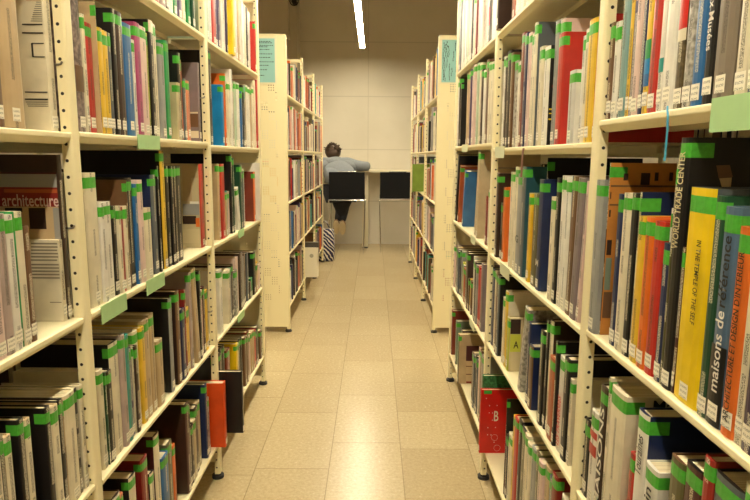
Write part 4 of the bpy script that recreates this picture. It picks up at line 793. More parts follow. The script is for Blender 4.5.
('R', 0.4527, 3.2511, 3.2897, 1.358, 0.3552, 0.26, 0, 'darkbrown', 'darkbrown', [], 3, [], [], '', ''),
('R', 0.4601, 3.2905, 3.3292, 1.358, 0.357, 0.26, 0, 'slate', 'slate', [], 3, [], [], '', ''),
('R', 0.4568, 3.33, 3.3686, 1.358, 0.3472, 0.26, 0, 'white', 'white', [], 3, [], [], '', ''),
('R', 0.4557, 3.2163, 3.2507, 1.358, 0.324, 0.22, 0, 'black', 'black', [], 3, [], [], "black book, only one on the second shelf, right rack's far bay", 'books on the second shelf, far bay of the right rack'),
('R', 0.4597, 3.026, 3.0636, 1.358, 0.3485, 0.237, 0, 'tan', 'tan', [], 3, [], [], '', ''),
('R', 0.4561, 2.9113, 2.9488, 1.358, 0.3491, 0.26, 0, 'purple', 'purple', [], 3, [], [], '', ''),
('R', 0.4661, 2.9496, 2.987, 1.358, 0.3567, 0.26, 0, 'purple', 'purple', [], 3, [], [], '', ''),
('R', 0.462, 2.9878, 3.0253, 1.358, 0.3464, 0.26, 0, 'tan', 'tan', [], 3, [], [], '', ''),
('R', 0.4651, 2.7671, 2.8144, 1.358, 0.3518, 0.26, 0, 'pink', 'pink', [], 3, [], [], 'nearest of the pale pink books, thick, second shelf, far bay of right rack', 'books on the second shelf, far bay of the right rack'),
('R', 0.4567, 2.8152, 2.8624, 1.358, 0.357, 0.26, 0, 'pink', 'pink', [], 3, [], [], 'second nearest of the pale pink books, thick, second shelf, far bay of right rack', 'books on the second shelf, far bay of the right rack'),
('R', 0.4605, 2.8632, 2.9105, 1.358, 0.3538, 0.26, 0, 'pink', 'pink', [], 3, [], [], 'farthest of the pale pink books, thick, second shelf, far bay of right rack', 'books on the second shelf, far bay of the right rack'),
('R', 0.4577, 2.7308, 2.7664, 1.358, 0.3512, 0.26, 0, 'palegreen', 'palegreen', [], 3, [], [], '', ''),
('R', 0.4627, 2.6746, 2.7302, 1.358, 0.3442, 0.234, 0, 'cream', 'cream', [], 3, [], [], 'farthest of the cream books, thick, second shelf, far bay of right rack', 'books on the second shelf, far bay of the right rack'),
('R', 0.4557, 2.5441, 2.5868, 1.358, 0.2972, 0.244, 0, 'white', 'white', [], 3, [], [], 'nearest of the white books, thick, second shelf, far bay of right rack', 'books on the second shelf, far bay of the right rack'),
('R', 0.4536, 2.5876, 2.6304, 1.358, 0.3056, 0.244, 0, 'darkbrown', 'darkbrown', [], 3, [], [], 'nearest of the dark brown books, thick, second shelf, far bay of right rack', 'books on the second shelf, far bay of the right rack'),
('R', 0.461, 2.6312, 2.6739, 1.358, 0.2944, 0.244, 0, 'brown', 'brown', [], 3, [], [], 'farthest of the brown books, thick, second shelf, far bay of right rack', 'books on the second shelf, far bay of the right rack'),
('R', 0.4597, 2.4961, 2.5434, 1.358, 0.332, 0.26, 0, 'brown', 'brown', [], 3, [], [], 'nearest of the brown books, thick, second shelf, far bay of right rack', 'books on the second shelf, far bay of the right rack'),
('R', 0.46, 2.3967, 2.4456, 1.358, 0.3081, 0.25, 0, 'cream', 'cream', [], 3, [], [], 'nearest of the cream books, thick, second shelf, far bay of right rack', 'books on the second shelf, far bay of the right rack'),
('R', 0.4595, 2.4464, 2.4954, 1.358, 0.3128, 0.25, 0, 'cream', 'cream', [], 3, [], [], 'second nearest of the cream books, thick, second shelf, far bay of right rack', 'books on the second shelf, far bay of the right rack'),
('R', 0.4577, 3.3284, 3.369, 0.95, 0.3643, 0.26, -0.2, 'black', 'black', [], 2, [], [], "thick black book, only one on the middle shelf, right rack's far bay", 'books on the middle shelf, far bay of the right rack'),
('R', 0.4627, 3.2691, 3.3038, 0.95, 0.3081, 0.21, -0.2, 'rust', 'rust', [], 3, [], [], "rust book, only one on the middle shelf, right rack's far bay", 'books on the middle shelf, far bay of the right rack'),
('R', 0.4577, 3.0575, 3.1019, 0.95, 0.2856, 0.211, -0.2, 'blue', 'blue', [], 3, [], [], "thick blue book, only one on the middle shelf, right rack's far bay", 'books on the middle shelf, far bay of the right rack'),
('R', 0.4627, 2.7075, 2.7471, 0.95, 0.374, 0.22, -0.152, 'map', 'map', [], 3, [], [], 'farthest of the map-printed beige books, thick, middle shelf, far bay of right rack', 'books on the middle shelf, far bay of the right rack'),
('R', 0.4557, 2.6196, 2.6526, 0.95, 0.374, 0.26, -0.01, 'map', 'map', [], 3, [], [], 'nearest of the map-printed beige books, middle shelf, far bay of right rack', 'books on the middle shelf, far bay of the right rack'),
('R', 0.4577, 2.4121, 2.4512, 0.95, 0.1972, 0.134, 0, 'darkred', 'darkred', [], 2, [], [], '', ''),
('R', 0.4597, 2.3688, 2.4115, 0.95, 0.2241, 0.179, 0, 'cream', 'cream', [], 3, [], [], '', ''),
('R', 0.4624, 3.2549, 3.2923, 0.575, 0.2372, 0.191, 0, 'tan', 'tan', [], 3, [], [], '', ''),
('R', 0.4665, 3.2931, 3.3304, 0.575, 0.2382, 0.191, 0, 'black', 'black', [], 3, [], [], '', ''),
('R', 0.4588, 3.3312, 3.3686, 0.575, 0.235, 0.191, 0, 'pink', 'pink', [], 3, [], [], '', ''),
('R', 0.4571, 3.1643, 3.2088, 0.575, 0.2293, 0.172, 0, 'slate', 'slate', [], 3, [], [], '', ''),
('R', 0.4589, 3.2096, 3.2541, 0.575, 0.2324, 0.172, 0, 'slate', 'slate', [], 3, [], [], '', ''),
('R', 0.4666, 3.0964, 3.1296, 0.575, 0.2404, 0.164, 0, 'grey', 'grey', [], 3, [], [], '', ''),
('R', 0.4645, 3.1304, 3.1635, 0.575, 0.2404, 0.164, 0, 'black', 'black', [], 3, [], [], '', ''),
('R', 0.4659, 3.0181, 3.0565, 0.575, 0.1803, 0.13, 0, 'grey', 'grey', [], 3, [], [], '', ''),
('R', 0.4689, 3.0573, 3.0956, 0.575, 0.1889, 0.13, 0, 'lime', 'lime', [], 3, [], [], '', ''),
('R', 0.4646, 2.9336, 2.9751, 0.575, 0.1706, 0.13, 0, 'brown', 'brown', [], 3, [], [], '', ''),
('R', 0.4627, 2.9759, 3.0173, 0.575, 0.1736, 0.13, 0, 'rust', 'rust', [], 3, [], [], '', ''),
('R', 0.4561, 2.8374, 2.8847, 0.575, 0.2701, 0.218, 0, 'darkbrown', 'darkbrown', [], 3, [], [], '', ''),
('R', 0.4613, 2.8855, 2.9328, 0.575, 0.2726, 0.218, 0, 'darkbrown', 'darkbrown', [], 3, [], [], '', ''),
('R', 0.4581, 2.7261, 2.7624, 0.575, 0.1587, 0.13, 0, 'brown', 'brown', [], 3, [], [], '', ''),
('R', 0.4615, 2.7632, 2.7995, 0.575, 0.1603, 0.13, 0, 'yellow', 'yellow', [], 3, [], [], '', ''),
('R', 0.4586, 2.8003, 2.8366, 0.575, 0.1551, 0.13, 0, 'darkbrown', 'darkbrown', [], 3, [], [], '', ''),
('R', 0.4581, 2.6488, 2.6867, 0.575, 0.2678, 0.19, 0, 'white', 'white', [], 3, [], [], '', ''),
('R', 0.4628, 2.6875, 2.7253, 0.575, 0.2797, 0.19, 0, 'white', 'white', [], 3, [], [], '', ''),
('R', 0.4546, 2.5713, 2.6092, 0.575, 0.2618, 0.182, 0, 'grey', 'grey', [], 3, [], [], '', ''),
('R', 0.455, 2.61, 2.648, 0.575, 0.2673, 0.182, 0, 'black', 'black', [], 3, [], [], '', ''),
('R', 0.4596, 2.4971, 2.5334, 0.575, 0.2516, 0.177, 0, 'red', 'red', [], 2, [], [], '', ''),
('R', 0.4595, 2.5342, 2.5705, 0.575, 0.2605, 0.177, 0, 'red', 'red', [], 2, [], [], '', ''),
('R', 0.4577, 2.455, 2.4967, 0.575, 0.2872, 0.23, 0.001, 'greymauve', 'greymauve', [], 2, [], [], "thick grey-mauve book, only one on the fourth shelf, right rack's far bay", 'books on the fourth shelf, far bay of the right rack'),
('R', 0.4557, 3.3306, 3.369, 0.178, 0.2582, 0.191, 0, 'redbrown', 'redbrown', [], 3, [], [], "thick reddish brown book, only one on the bottom shelf, right rack's far bay", 'books on the bottom shelf, far bay of the right rack'),
('R', 0.4577, 3.1684, 3.2042, 0.178, 0.2424, 0.179, 0, 'greygreen', 'greygreen', [], 3, [], [], "grey-green book, only one on the bottom shelf, right rack's far bay", 'books on the bottom shelf, far bay of the right rack'),
('R', 0.4627, 3.0023, 3.0448, 0.178, 0.2375, 0.176, 0, 'greymauve', 'darkbrown', [], 3, [], [], "thick grey-mauve book, only one on the bottom shelf, right rack's far bay", 'books on the bottom shelf, far bay of the right rack'),
('R', 0.4307, 2.8868, 2.9202, 0.178, 0.2537, 0.24, 0, 'olive', 'tan', [], 3, [('r', 0.4669, 0.2969, 0.544, 0.375, 'maroon'), ('r', 0.4701, 0.1925, 0.5468, 0.2948, 'tan'), ('r', 0.4678, 0.2667, 0.5476, 0.2714, 'brown'), ('r', 0.4691, 0.225, 0.5491, 0.2297, 'brown'), ('r', 0.4713, 0.181, 0.5504, 0.1903, 'darkred')], [], "olive book, only one on the bottom shelf, right rack's far bay", 'books on the bottom shelf, far bay of the right rack'),
('R', 0.4573, 2.5866, 2.6242, 0.178, 0.2444, 0.166, 0, 'slate', 'slate', [], 3, [], [], '', ''),
('R', 0.4598, 2.625, 2.6626, 0.178, 0.2446, 0.166, 0, 'brown', 'brown', [], 3, [], [], '', ''),
('R', 0.4608, 2.5219, 2.5534, 0.178, 0.2476, 0.202, 0, 'slate', 'slate', [], 3, [], [], '', ''),
('R', 0.4613, 2.5542, 2.5858, 0.178, 0.2522, 0.202, 0, 'black', 'black', [], 3, [], [], '', ''),
('R', 0.4586, 2.3841, 2.4292, 0.178, 0.3103, 0.234, 0, 'grey', 'grey', [], 3, [], [], "thick grey book, only one on the bottom shelf, right rack's far bay", 'books on the bottom shelf, far bay of the right rack'),
('R', 0.4613, 2.43, 2.4751, 0.178, 0.3167, 0.234, 0, 'brown', 'brown', [], 3, [], [], 'nearest of the brown books, thick, bottom shelf, far bay of right rack', 'books on the bottom shelf, far bay of the right rack'),
('R', 0.4637, 2.4759, 2.5211, 0.178, 0.3131, 0.234, 0, 'pink', 'pink', [], 3, [], [], "thick pale pink book, only one on the bottom shelf, right rack's far bay", 'books on the bottom shelf, far bay of the right rack'),
('R', 0.4357, 2.2192, 2.2559, 1.75, 0.2812, 0.191, 0, 'darkbrown', 'darkbrown', [], 2, [], [], "thick dark brown book, only one on the top shelf, right rack's middle bay", 'books on the top shelf, middle bay of the right rack'),
('R', 0.4577, 2.1136, 2.117, 1.75, 0.2771, 0.222, 0, 'brown', 'brown', [], 2, [], [], '', ''),
('R', 0.4597, 2.0601, 2.113, 1.75, 0.2834, 0.21, 0, 'rust', 'rust', [], 2, [], [], '', ''),
('R', 0.4597, 2.0257, 2.0595, 1.75, 0.2837, 0.193, 0, 'white', 'white', [], 2, [], [], '', ''),
('R', 0.4577, 1.9743, 2.0251, 1.75, 0.2847, 0.194, 0, 'cream', 'cream', [], 2, [], [], '', ''),
('R', 0.4557, 1.9327, 1.9737, 1.75, 0.2813, 0.225, 0, 'white', 'white', [], 2, [], [], '', ''),
('R', 0.4627, 1.9287, 1.9321, 1.75, 0.2858, 0.212, 0, 'grey', 'grey', [], 2, [], [], '', ''),
('R', 0.4542, 1.8581, 1.8927, 1.75, 0.2684, 0.188, 0, 'cream', 'cream', [], 2, [], [], '', ''),
('R', 0.461, 1.8935, 1.928, 1.75, 0.2761, 0.188, 0, 'yellow', 'yellow', [], 2, [], [], '', ''),
('R', 0.4627, 1.8051, 1.8574, 1.75, 0.2902, 0.232, 0, 'white', 'white', [], 2, [], [], '', ''),
('R', 0.4603, 1.7018, 1.7527, 1.75, 0.2655, 0.22, 0, 'cream', 'cream', [], 2, [], [], '', ''),
('R', 0.4601, 1.7535, 1.8044, 1.75, 0.2745, 0.22, 0, 'darkgreen', 'darkgreen', [], 2, [], [], '', ''),
('R', 0.4557, 1.6274, 1.6638, 1.75, 0.2589, 0.214, 0, 'cream', 'cream', [], 2, [], [], '', ''),
('R', 0.4532, 1.6646, 1.701, 1.75, 0.268, 0.214, 0, 'red', 'red', [], 2, [], [], '', ''),
('R', 0.4543, 1.5472, 1.5865, 1.75, 0.2736, 0.192, 0, 'slate', 'slate', [], 2, [], [], '', ''),
('R', 0.4567, 1.5873, 1.6266, 1.75, 0.2824, 0.192, 0, 'cream', 'cream', [], 2, [], [], '', ''),
('R', 0.457, 1.4404, 1.493, 1.75, 0.2701, 0.187, 0, 'cream', 'cream', [], 2, [], [], '', ''),
('R', 0.4564, 1.4938, 1.5464, 1.75, 0.2749, 0.187, 0, 'blue', 'blue', [], 2, [], [], '', ''),
('R', 0.4572, 1.3517, 1.3953, 1.75, 0.2758, 0.191, 0, 'black', 'black', [], 2, [], [], '', ''),
('R', 0.4649, 1.3961, 1.4396, 1.75, 0.2815, 0.191, 0, 'black', 'black', [], 2, [], [], '', ''),
('R', 0.4603, 1.2748, 1.3125, 1.75, 0.253, 0.211, 0, 'slate', 'slate', [], 2, [], [], '', ''),
('R', 0.4561, 1.3133, 1.3509, 1.75, 0.2641, 0.211, 0, 'white', 'white', [], 2, [], [], '', ''),
('R', 0.4605, 2.1524, 2.1855, 1.336, 0.3066, 0.215, 0, 'darkbrown', 'darkbrown', [], 3, [], [], "dark brown book, only one on the second shelf, right rack's middle bay", 'books on the second shelf, middle bay of the right rack'),
('R', 0.4612, 2.1863, 2.2194, 1.336, 0.3161, 0.215, 0, 'white', 'white', [], 3, [], [], 'farthest of the white books, second shelf, middle bay of right rack', 'books on the second shelf, middle bay of the right rack'),
('R', 0.4597, 2.0976, 2.1517, 1.336, 0.3228, 0.22, 0, 'black', 'black', [], 3, [], [], "thick black book, only one on the second shelf, right rack's middle bay", 'books on the second shelf, middle bay of the right rack'),
('R', 0.4597, 2.058, 2.097, 1.336, 0.3087, 0.228, 0, 'brown', 'brown', [], 3, [], [], "thick brown book, only one on the second shelf, right rack's middle bay", 'books on the second shelf, middle bay of the right rack'),
('R', 0.4649, 1.9685, 2.0125, 1.336, 0.2673, 0.221, 0, 'white', 'white', [], 3, [], [], 'third nearest of the white books, thick, second shelf, middle bay of right rack', 'books on the second shelf, middle bay of the right rack'),
('R', 0.4646, 2.0133, 2.0573, 1.336, 0.2765, 0.221, 0, 'speckle', 'speckle', [], 3, [], [], "thick speckled grey book, only one on the second shelf, right rack's middle bay", 'books on the second shelf, middle bay of the right rack'),
('R', 0.4627, 1.9232, 1.9678, 1.336, 0.3468, 0.236, 0, 'redbrown', 'redbrown', [], 3, [], [], "thick reddish brown book, only one on the second shelf, right rack's middle bay", 'books on the second shelf, middle bay of the right rack'),
('R', 0.4622, 1.8392, 1.8805, 1.336, 0.3305, 0.25, 0, 'pink', 'pink', [], 3, [], [], 'farthest of the pale pink books, thick, second shelf, middle bay of right rack', 'books on the second shelf, middle bay of the right rack'),
('R', 0.4612, 1.8813, 1.9225, 1.336, 0.3372, 0.25, 0, 'navy', 'navy', [], 3, [], [], "thick navy blue book, only one on the second shelf, right rack's middle bay", 'books on the second shelf, middle bay of the right rack'),
('R', 0.4627, 1.8039, 1.8385, 1.336, 0.3201, 0.218, 0, 'cream', 'cream', [], 3, [], [], 'farthest of the cream books, second shelf, middle bay of right rack', 'books on the second shelf, middle bay of the right rack'),
('R', 0.4597, 1.7688, 1.8036, 1.336, 0.3429, 0.26, 0, 'cream', 'slate', [], 3, [], [], 'fourth nearest of the cream books, second shelf, middle bay of right rack', 'books on the second shelf, middle bay of the right rack'),
('R', 0.4597, 1.6976, 1.7387, 1.336, 0.2663, 0.181, 0, 'cream', 'cream', [], 3, [], [], 'third nearest of the cream books, thick, second shelf, middle bay of right rack', 'books on the second shelf, middle bay of the right rack'),
('R', 0.4627, 1.6455, 1.697, 1.336, 0.2583, 0.24, 0, 'white', 'black', [], 3, [('r', 0.4741, 1.3748, 0.4908, 1.3867, 'cream'), ('r', 0.4657, 1.4283, 0.487, 1.4324, 'gold'), ('r', 0.4665, 1.4179, 0.4877, 1.4207, 'gold'), ('r', 0.4657, 1.4023, 0.4858, 1.4063, 'gold'), ('r', 0.4709, 1.4866, 0.4864, 1.4931, 'darkred')], [], 'second nearest of the white books, thick, second shelf, middle bay of right rack', 'books on the second shelf, middle bay of the right rack'),
('R', 0.4857, 1.6415, 1.6449, 1.336, 0.3038, 0.207, 0, 'cream', 'cream', [], 3, [], [], '', ''),
('R', 0.4759, 1.5724, 1.6062, 1.336, 0.3106, 0.215, 0, 'pink', 'pink', [], 3, [], [], 'nearest of the pale pink books, second shelf, middle bay of right rack', 'books on the second shelf, middle bay of the right rack'),
('R', 0.4727, 1.607, 1.6408, 1.336, 0.3158, 0.215, 0, 'grey', 'grey', [], 3, [], [], "grey book, only one on the second shelf, right rack's middle bay", 'books on the second shelf, middle bay of the right rack'),
('R', 0.4627, 1.5262, 1.572, 1.336, 0.269, 0.199, 0, 'red', 'red', [], 3, [], [], 'farthest of the red books, thick, second shelf, middle bay of right rack', 'books on the second shelf, middle bay of the right rack'),
('R', 0.4597, 1.4178, 1.4627, 1.336, 0.1658, 0.13, 0, 'greyclear', 'white', [], 3, [], [], "thick glossy pale grey book, only one on the second shelf, right rack's middle bay", 'books on the second shelf, middle bay of the right rack'),
('R', 0.4627, 1.3727, 1.3907, 1.336, 0.2319, 0.186, 0, 'white', 'white', [], 3, [], [], 'nearest of the white books, second shelf, middle bay of right rack', 'books on the second shelf, middle bay of the right rack'),
('R', 0.4627, 1.3417, 1.3721, 1.336, 0.2417, 0.179, 0, 'cream', 'cream', [('purple', 0.0151, 0.0346)], 3, [], [], 'nearest of the cream books, second shelf, middle bay of right rack', 'books on the second shelf, middle bay of the right rack'),
('R', 0.4577, 1.2931, 1.3411, 1.336, 0.2532, 0.187, 0.002, 'yellow', 'yellow', [], 3, [], [], "thick yellow book, only one on the second shelf, right rack's middle bay", 'books on the second shelf, middle bay of the right rack'),
('R', 0.4597, 1.2725, 1.2925, 1.336, 0.255, 0.204, 0.005, 'red', 'red', [], 3, [], [], 'nearest of the red books, second shelf, middle bay of right rack', 'books on the second shelf, middle bay of the right rack'),
('R', 0.452, 2.1812, 2.2173, 0.939, 0.305, 0.209, 0, 'darkbrown', 'darkbrown', [], 3, [], [], "thick dark brown book, only one on the middle shelf, right rack's middle bay", 'books on the middle shelf, middle bay of the right rack'),
('R', 0.4584, 2.2181, 2.2542, 0.939, 0.3067, 0.209, 0, 'pink', 'pink', [], 3, [], [], 'farthest of the pale pink books, thick, middle shelf, middle bay of right rack', 'books on the middle shelf, middle bay of the right rack'),
('R', 0.4627, 2.1329, 2.1805, 0.939, 0.202, 0.149, 0, 'black', 'black', [], 3, [], [], 'farthest of the black books, thick, middle shelf, middle bay of right rack', 'books on the middle shelf, middle bay of the right rack'),
('R', 0.4597, 2.0877, 2.1326, 0.939, 0.2596, 0.208, 0, 'orange', 'orange', [], 3, [], [], 'farthest of the orange books, thick, middle shelf, middle bay of right rack', 'books on the middle shelf, middle bay of the right rack'),
('R', 0.4577, 1.9648, 2.0191, 0.939, 0.3163, 0.253, 0, 'cream', 'cream', [], 3, [], [], 'farthest of the cream books, thick, middle shelf, middle bay of right rack', 'books on the middle shelf, middle bay of the right rack'),
('R', 0.4597, 1.9185, 1.9642, 0.939, 0.3334, 0.227, 0, 'cream', 'cream', [], 3, [], [], 'third nearest of the cream books, thick, middle shelf, middle bay of right rack', 'books on the middle shelf, middle bay of the right rack'),
('R', 0.4577, 1.8584, 1.9179, 0.939, 0.3128, 0.25, 0, 'grey', 'grey', [], 11, [], [('G', 0.0984, 0.1211, 0, 0.6, 0, 'ink')], 'grey book with a dark G near its foot, middle shelf of right rack', 'books on the middle shelf, middle bay of the right rack'),
('R', 0.4557, 1.8146, 1.8581, 0.939, 0.3357, 0.26, 0, 'slate', 'tealdark', [], 3, [], [], "thick slate grey book, only one on the middle shelf, right rack's middle bay", 'books on the middle shelf, middle bay of the right rack'),
('R', 0.4577, 1.7697, 1.7774, 0.939, 0.2609, 0.193, 0, 'cream', 'cream', [], 3, [], [], '', ''),
('R', 0.4577, 1.7405, 1.7691, 0.939, 0.2592, 0.207, 0, 'yellow', 'yellow', [], 3, [], [], "yellow book, only one on the middle shelf, right rack's middle bay", 'books on the middle shelf, middle bay of the right rack'),
('R', 0.4627, 1.7267, 1.7399, 0.939, 0.2548, 0.173, 0, 'orange', 'orange', [], 3, [], [], '', ''),
('R', 0.4597, 1.6698, 1.7261, 0.939, 0.2627, 0.179, 0, 'olive', 'olive', [], 3, [], [], "thick olive book, only one on the middle shelf, right rack's middle bay", 'books on the middle shelf, middle bay of the right rack'),
('R', 0.4757, 1.6658, 1.6692, 0.939, 0.363, 0.26, 0, 'speckdark', 'black', [], 3, [], [], '', ''),
('R', 0.4577, 1.6212, 1.6655, 0.939, 0.3054, 0.25, 0, 'navy', 'navy', [], 11, [], [('M', 0.0674, 0.0859, 0, 0.6, 0, 'white')], 'thick navy book with a small white M on its spine, right rack', 'books on the middle shelf, middle bay of the right rack'),
('R', 0.4577, 1.5089, 1.5492, 0.939, 0.2657, 0.181, 0, 'cream', 'cream', [], 3, [], [], 'nearest of the cream books, thick, middle shelf, middle bay of right rack', 'books on the middle shelf, middle bay of the right rack'),
('R', 0.4577, 1.4764, 1.5083, 0.939, 0.3148, 0.252, 0, 'black', 'black', [], 3, [], [], 'nearest of the black books, middle shelf, middle bay of right rack', 'books on the middle shelf, middle bay of the right rack'),
('R', 0.4593, 1.4036, 1.4393, 0.939, 0.3183, 0.219, 0, 'white', 'white', [], 3, [], [], 'nearest of the white books, middle shelf, middle bay of right rack', 'books on the middle shelf, middle bay of the right rack'),
('R', 0.4603, 1.4401, 1.4757, 0.939, 0.3214, 0.219, 0, 'white', 'white', [], 3, [], [], 'farthest of the white books, middle shelf, middle bay of right rack', 'books on the middle shelf, middle bay of the right rack'),
('R', 0.4597, 1.3986, 1.4029, 0.939, 0.3227, 0.239, 0, 'skyblue', 'skyblue', [], 3, [], [], '', ''),
('R', 0.4577, 1.3607, 1.398, 0.939, 0.3222, 0.258, -0.024, 'brown', 'brown', [], 3, [], [], "thick brown book, only one on the middle shelf, right rack's middle bay", 'books on the middle shelf, middle bay of the right rack'),
('R', 0.4557, 1.322, 1.3601, 0.939, 0.3197, 0.256, -0.044, 'greymauve', 'greymauve', [], 3, [], [], "thick grey-mauve book, only one on the middle shelf, right rack's middle bay", 'books on the middle shelf, middle bay of the right rack'),
('R', 0.4577, 1.3051, 1.3214, 0.939, 0.3149, 0.252, -0.072, 'pink', 'pink', [], 2, [], [], 'nearest of the pale pink books, middle shelf, middle bay of right rack', 'books on the middle shelf, middle bay of the right rack'),
('R', 0.4628, 2.1867, 2.2348, 0.585, 0.2978, 0.204, 0, 'cream', 'cream', [], 3, [], [], 'farthest of the cream books, thick, fourth shelf, middle bay of right rack', 'books on the fourth shelf, middle bay of the right rack'),
('R', 0.4622, 2.2356, 2.2836, 0.585, 0.2998, 0.204, 0, 'navy', 'navy', [], 3, [], [], 'farthest of the navy blue books, thick, fourth shelf, middle bay of right rack', 'books on the fourth shelf, middle bay of the right rack'),
('R', 0.4577, 2.1501, 2.186, 0.585, 0.2977, 0.22, 0, 'brown', 'brown', [], 3, [], [], 'farthest of the brown books, fourth shelf, middle bay of right rack', 'books on the fourth shelf, middle bay of the right rack'),
('R', 0.4557, 2.1143, 2.1498, 0.585, 0.2949, 0.236, 0, 'slate', 'black', [], 3, [], [], "slate grey book, only one on the fourth shelf, right rack's middle bay", 'books on the fourth shelf, middle bay of the right rack'),
('R', 0.4597, 2.0336, 2.0672, 0.585, 0.2352, 0.188, 0, 'cream', 'cream', [], 3, [], [], 'third nearest of the cream books, fourth shelf, middle bay of right rack', 'books on the fourth shelf, middle bay of the right rack'),
('R', 0.4597, 1.9929, 2.033, 0.585, 0.2655, 0.24, 0, 'yellow', 'cream', [], 3, [], [], "thick yellow book, only one on the fourth shelf, right rack's middle bay", 'books on the fourth shelf, middle bay of the right rack'),
('R', 0.4597, 1.957, 1.9926, 0.585, 0.1841, 0.24, 0, 'lime', 'beige', [], 3, [('r', 0.4627, 0.7169, 0.4958, 0.7671, 'darkbrown'), ('r', 0.4627, 0.6541, 0.4983, 0.7155, 'lime'), ('t', 'A', 0.4745, 0.6672, 0.4916, 0.6918, 'ink'), ('r', 0.4675, 0.588, 0.501, 0.6544, 'beige')], [], 'yellow-green book with a letter A on its photo cover, right rack', 'books on the fourth shelf, middle bay of the right rack'),
('R', 0.4577, 1.7735, 1.8103, 0.585, 0.2794, 0.19, -0.2, 'speckle', 'speckle', [], 3, [], [], "thick speckled grey book, only one on the fourth shelf, right rack's middle bay", 'books on the fourth shelf, middle bay of the right rack'),
('R', 0.4577, 1.6815, 1.7134, 0.585, 0.2429, 0.165, 0, 'navy', 'navy', [], 2, [], [], 'nearest of the navy blue books, fourth shelf, middle bay of right rack', 'books on the fourth shelf, middle bay of the right rack'),
('R', 0.4557, 1.6412, 1.6812, 0.585, 0.1874, 0.13, 0, 'brown', 'navy', [], 3, [], [], 'nearest of the brown books, thick, fourth shelf, middle bay of right rack', 'books on the fourth shelf, middle bay of the right rack'),
('R', 0.4557, 1.5387, 1.5745, 0.585, 0.2615, 0.209, 0, 'black', 'black', [], 3, [], [], 'farthest of the black books, fourth shelf, middle bay of right rack', 'books on the fourth shelf, middle bay of the right rack'),
('R', 0.4597, 1.5169, 1.5381, 0.585, 0.2975, 0.238, 0, 'black', 'black', [], 3, [], [], 'third nearest of the black books, fourth shelf, middle bay of right rack', 'books on the fourth shelf, middle bay of the right rack'),
('R', 0.4627, 1.4896, 1.5163, 0.585, 0.3045, 0.207, 0, 'cream', 'darkbrown', [], 3, [], [], 'second nearest of the cream books, fourth shelf, middle bay of right rack', 'books on the fourth shelf, middle bay of the right rack'),
('R', 0.4577, 1.4414, 1.489, 0.585, 0.2185, 0.149, 0, 'rust', 'rust', [], 3, [], [], "thick rust book, only one on the fourth shelf, right rack's middle bay", 'books on the fourth shelf, middle bay of the right rack'),
('R', 0.4557, 1.4239, 1.4408, 0.585, 0.2712, 0.201, 0, 'black', 'black', [], 3, [], [], 'second nearest of the black books, fourth shelf, middle bay of right rack', 'books on the fourth shelf, middle bay of the right rack'),
('R', 0.4627, 1.3791, 1.4233, 0.585, 0.2411, 0.193, 0, 'white', 'white', [], 11, [], [('LES TRAVERSEES', 0.0177, 0.1427, 1, 0.5, 0, 'brightred')], 'white book with red lettering beside the near right post, fourth shelf', 'books on the fourth shelf, middle bay of the right rack'),
('R', 0.4597, 1.3432, 1.3785, 0.585, 0.2529, 0.187, 0, 'black', 'black', [], 3, [], [], 'nearest of the black books, fourth shelf, middle bay of right rack', 'books on the fourth shelf, middle bay of the right rack'),
('R', 0.4627, 1.3255, 1.3426, 0.585, 0.2118, 0.169, 0, 'cream', 'cream', [], 3, [], [], 'nearest of the cream books, fourth shelf, middle bay of right rack', 'books on the fourth shelf, middle bay of the right rack'),
('R', 0.4237, 2.2253, 2.2447, 0.15, 0.261, 0.16, 0, 'brightred', 'brightred', [], 2, [('t', 'B', 0.476, 0.2845, 0.4931, 0.3258, 'cream'), ('r', 0.4338, 0.395, 0.4641, 0.409, 'tape'), ('r', 0.4422, 0.3751, 0.4456, 0.3788, 'pink'), ('r', 0.4554, 0.3453, 0.4587, 0.349, 'pink'), ('r', 0.4685, 0.3154, 0.4719, 0.3191, 'pink'), ('r', 0.4818, 0.2853, 0.4852, 0.2891, 'pink'), ('r', 0.452, 0.2549, 0.4554, 0.2586, 'pink'), ('r', 0.4653, 0.2246, 0.4687, 0.2284, 'pink'), ('r', 0.4786, 0.1942, 0.482, 0.198, 'pink'), ('r', 0.4849, 0.3463, 0.4883, 0.35, 'pink'), ('r', 0.4553, 0.3161, 0.4586, 0.3198, 'pink'), ('r', 0.4685, 0.2861, 0.4718, 0.2898, 'pink'), ('r', 0.4817, 0.2559, 0.4851, 0.2597, 'pink'), ('r', 0.4519, 0.2253, 0.4553, 0.2291, 'pink'), ('o', 0.4813, 0.2159, 0.0126, 'pink'), ('o', 0.4928, 0.1721, 0.0126, 'pink')], [], 'bright red book with a letter B facing the aisle, bottom right rack', 'books on the bottom shelf, middle bay of the right rack'),
('R', 0.4337, 2.2483, 2.2697, 0.15, 0.3091, 0.16, 0, 'greenphoto', 'greenphoto', [], 2, [('r', 0.444, 0.4431, 0.4981, 0.4571, 'palegreen'), ('r', 0.4372, 0.4144, 0.495, 0.4394, 'teal')], [], '', ''),
('R', 0.4557, 1.9329, 1.9363, 0.15, 0.3463, 0.24, 0, 'black', 'black', [], 3, [], [], '', ''),
('R', 0.4577, 1.9289, 1.9323, 0.15, 0.2226, 0.151, 0, 'redbrown', 'redbrown', [], 3, [], [], '', ''),
('R', 0.4597, 1.9018, 1.9283, 0.15, 0.223, 0.152, 0, 'black', 'black', [], 3, [], [], '', ''),
('R', 0.4597, 1.8472, 1.9012, 0.15, 0.2464, 0.168, 0, 'cream', 'cream', [], 3, [], [], 'farthest of the cream books, thick, bottom shelf, middle bay of right rack', 'books on the bottom shelf, middle bay of the right rack'),
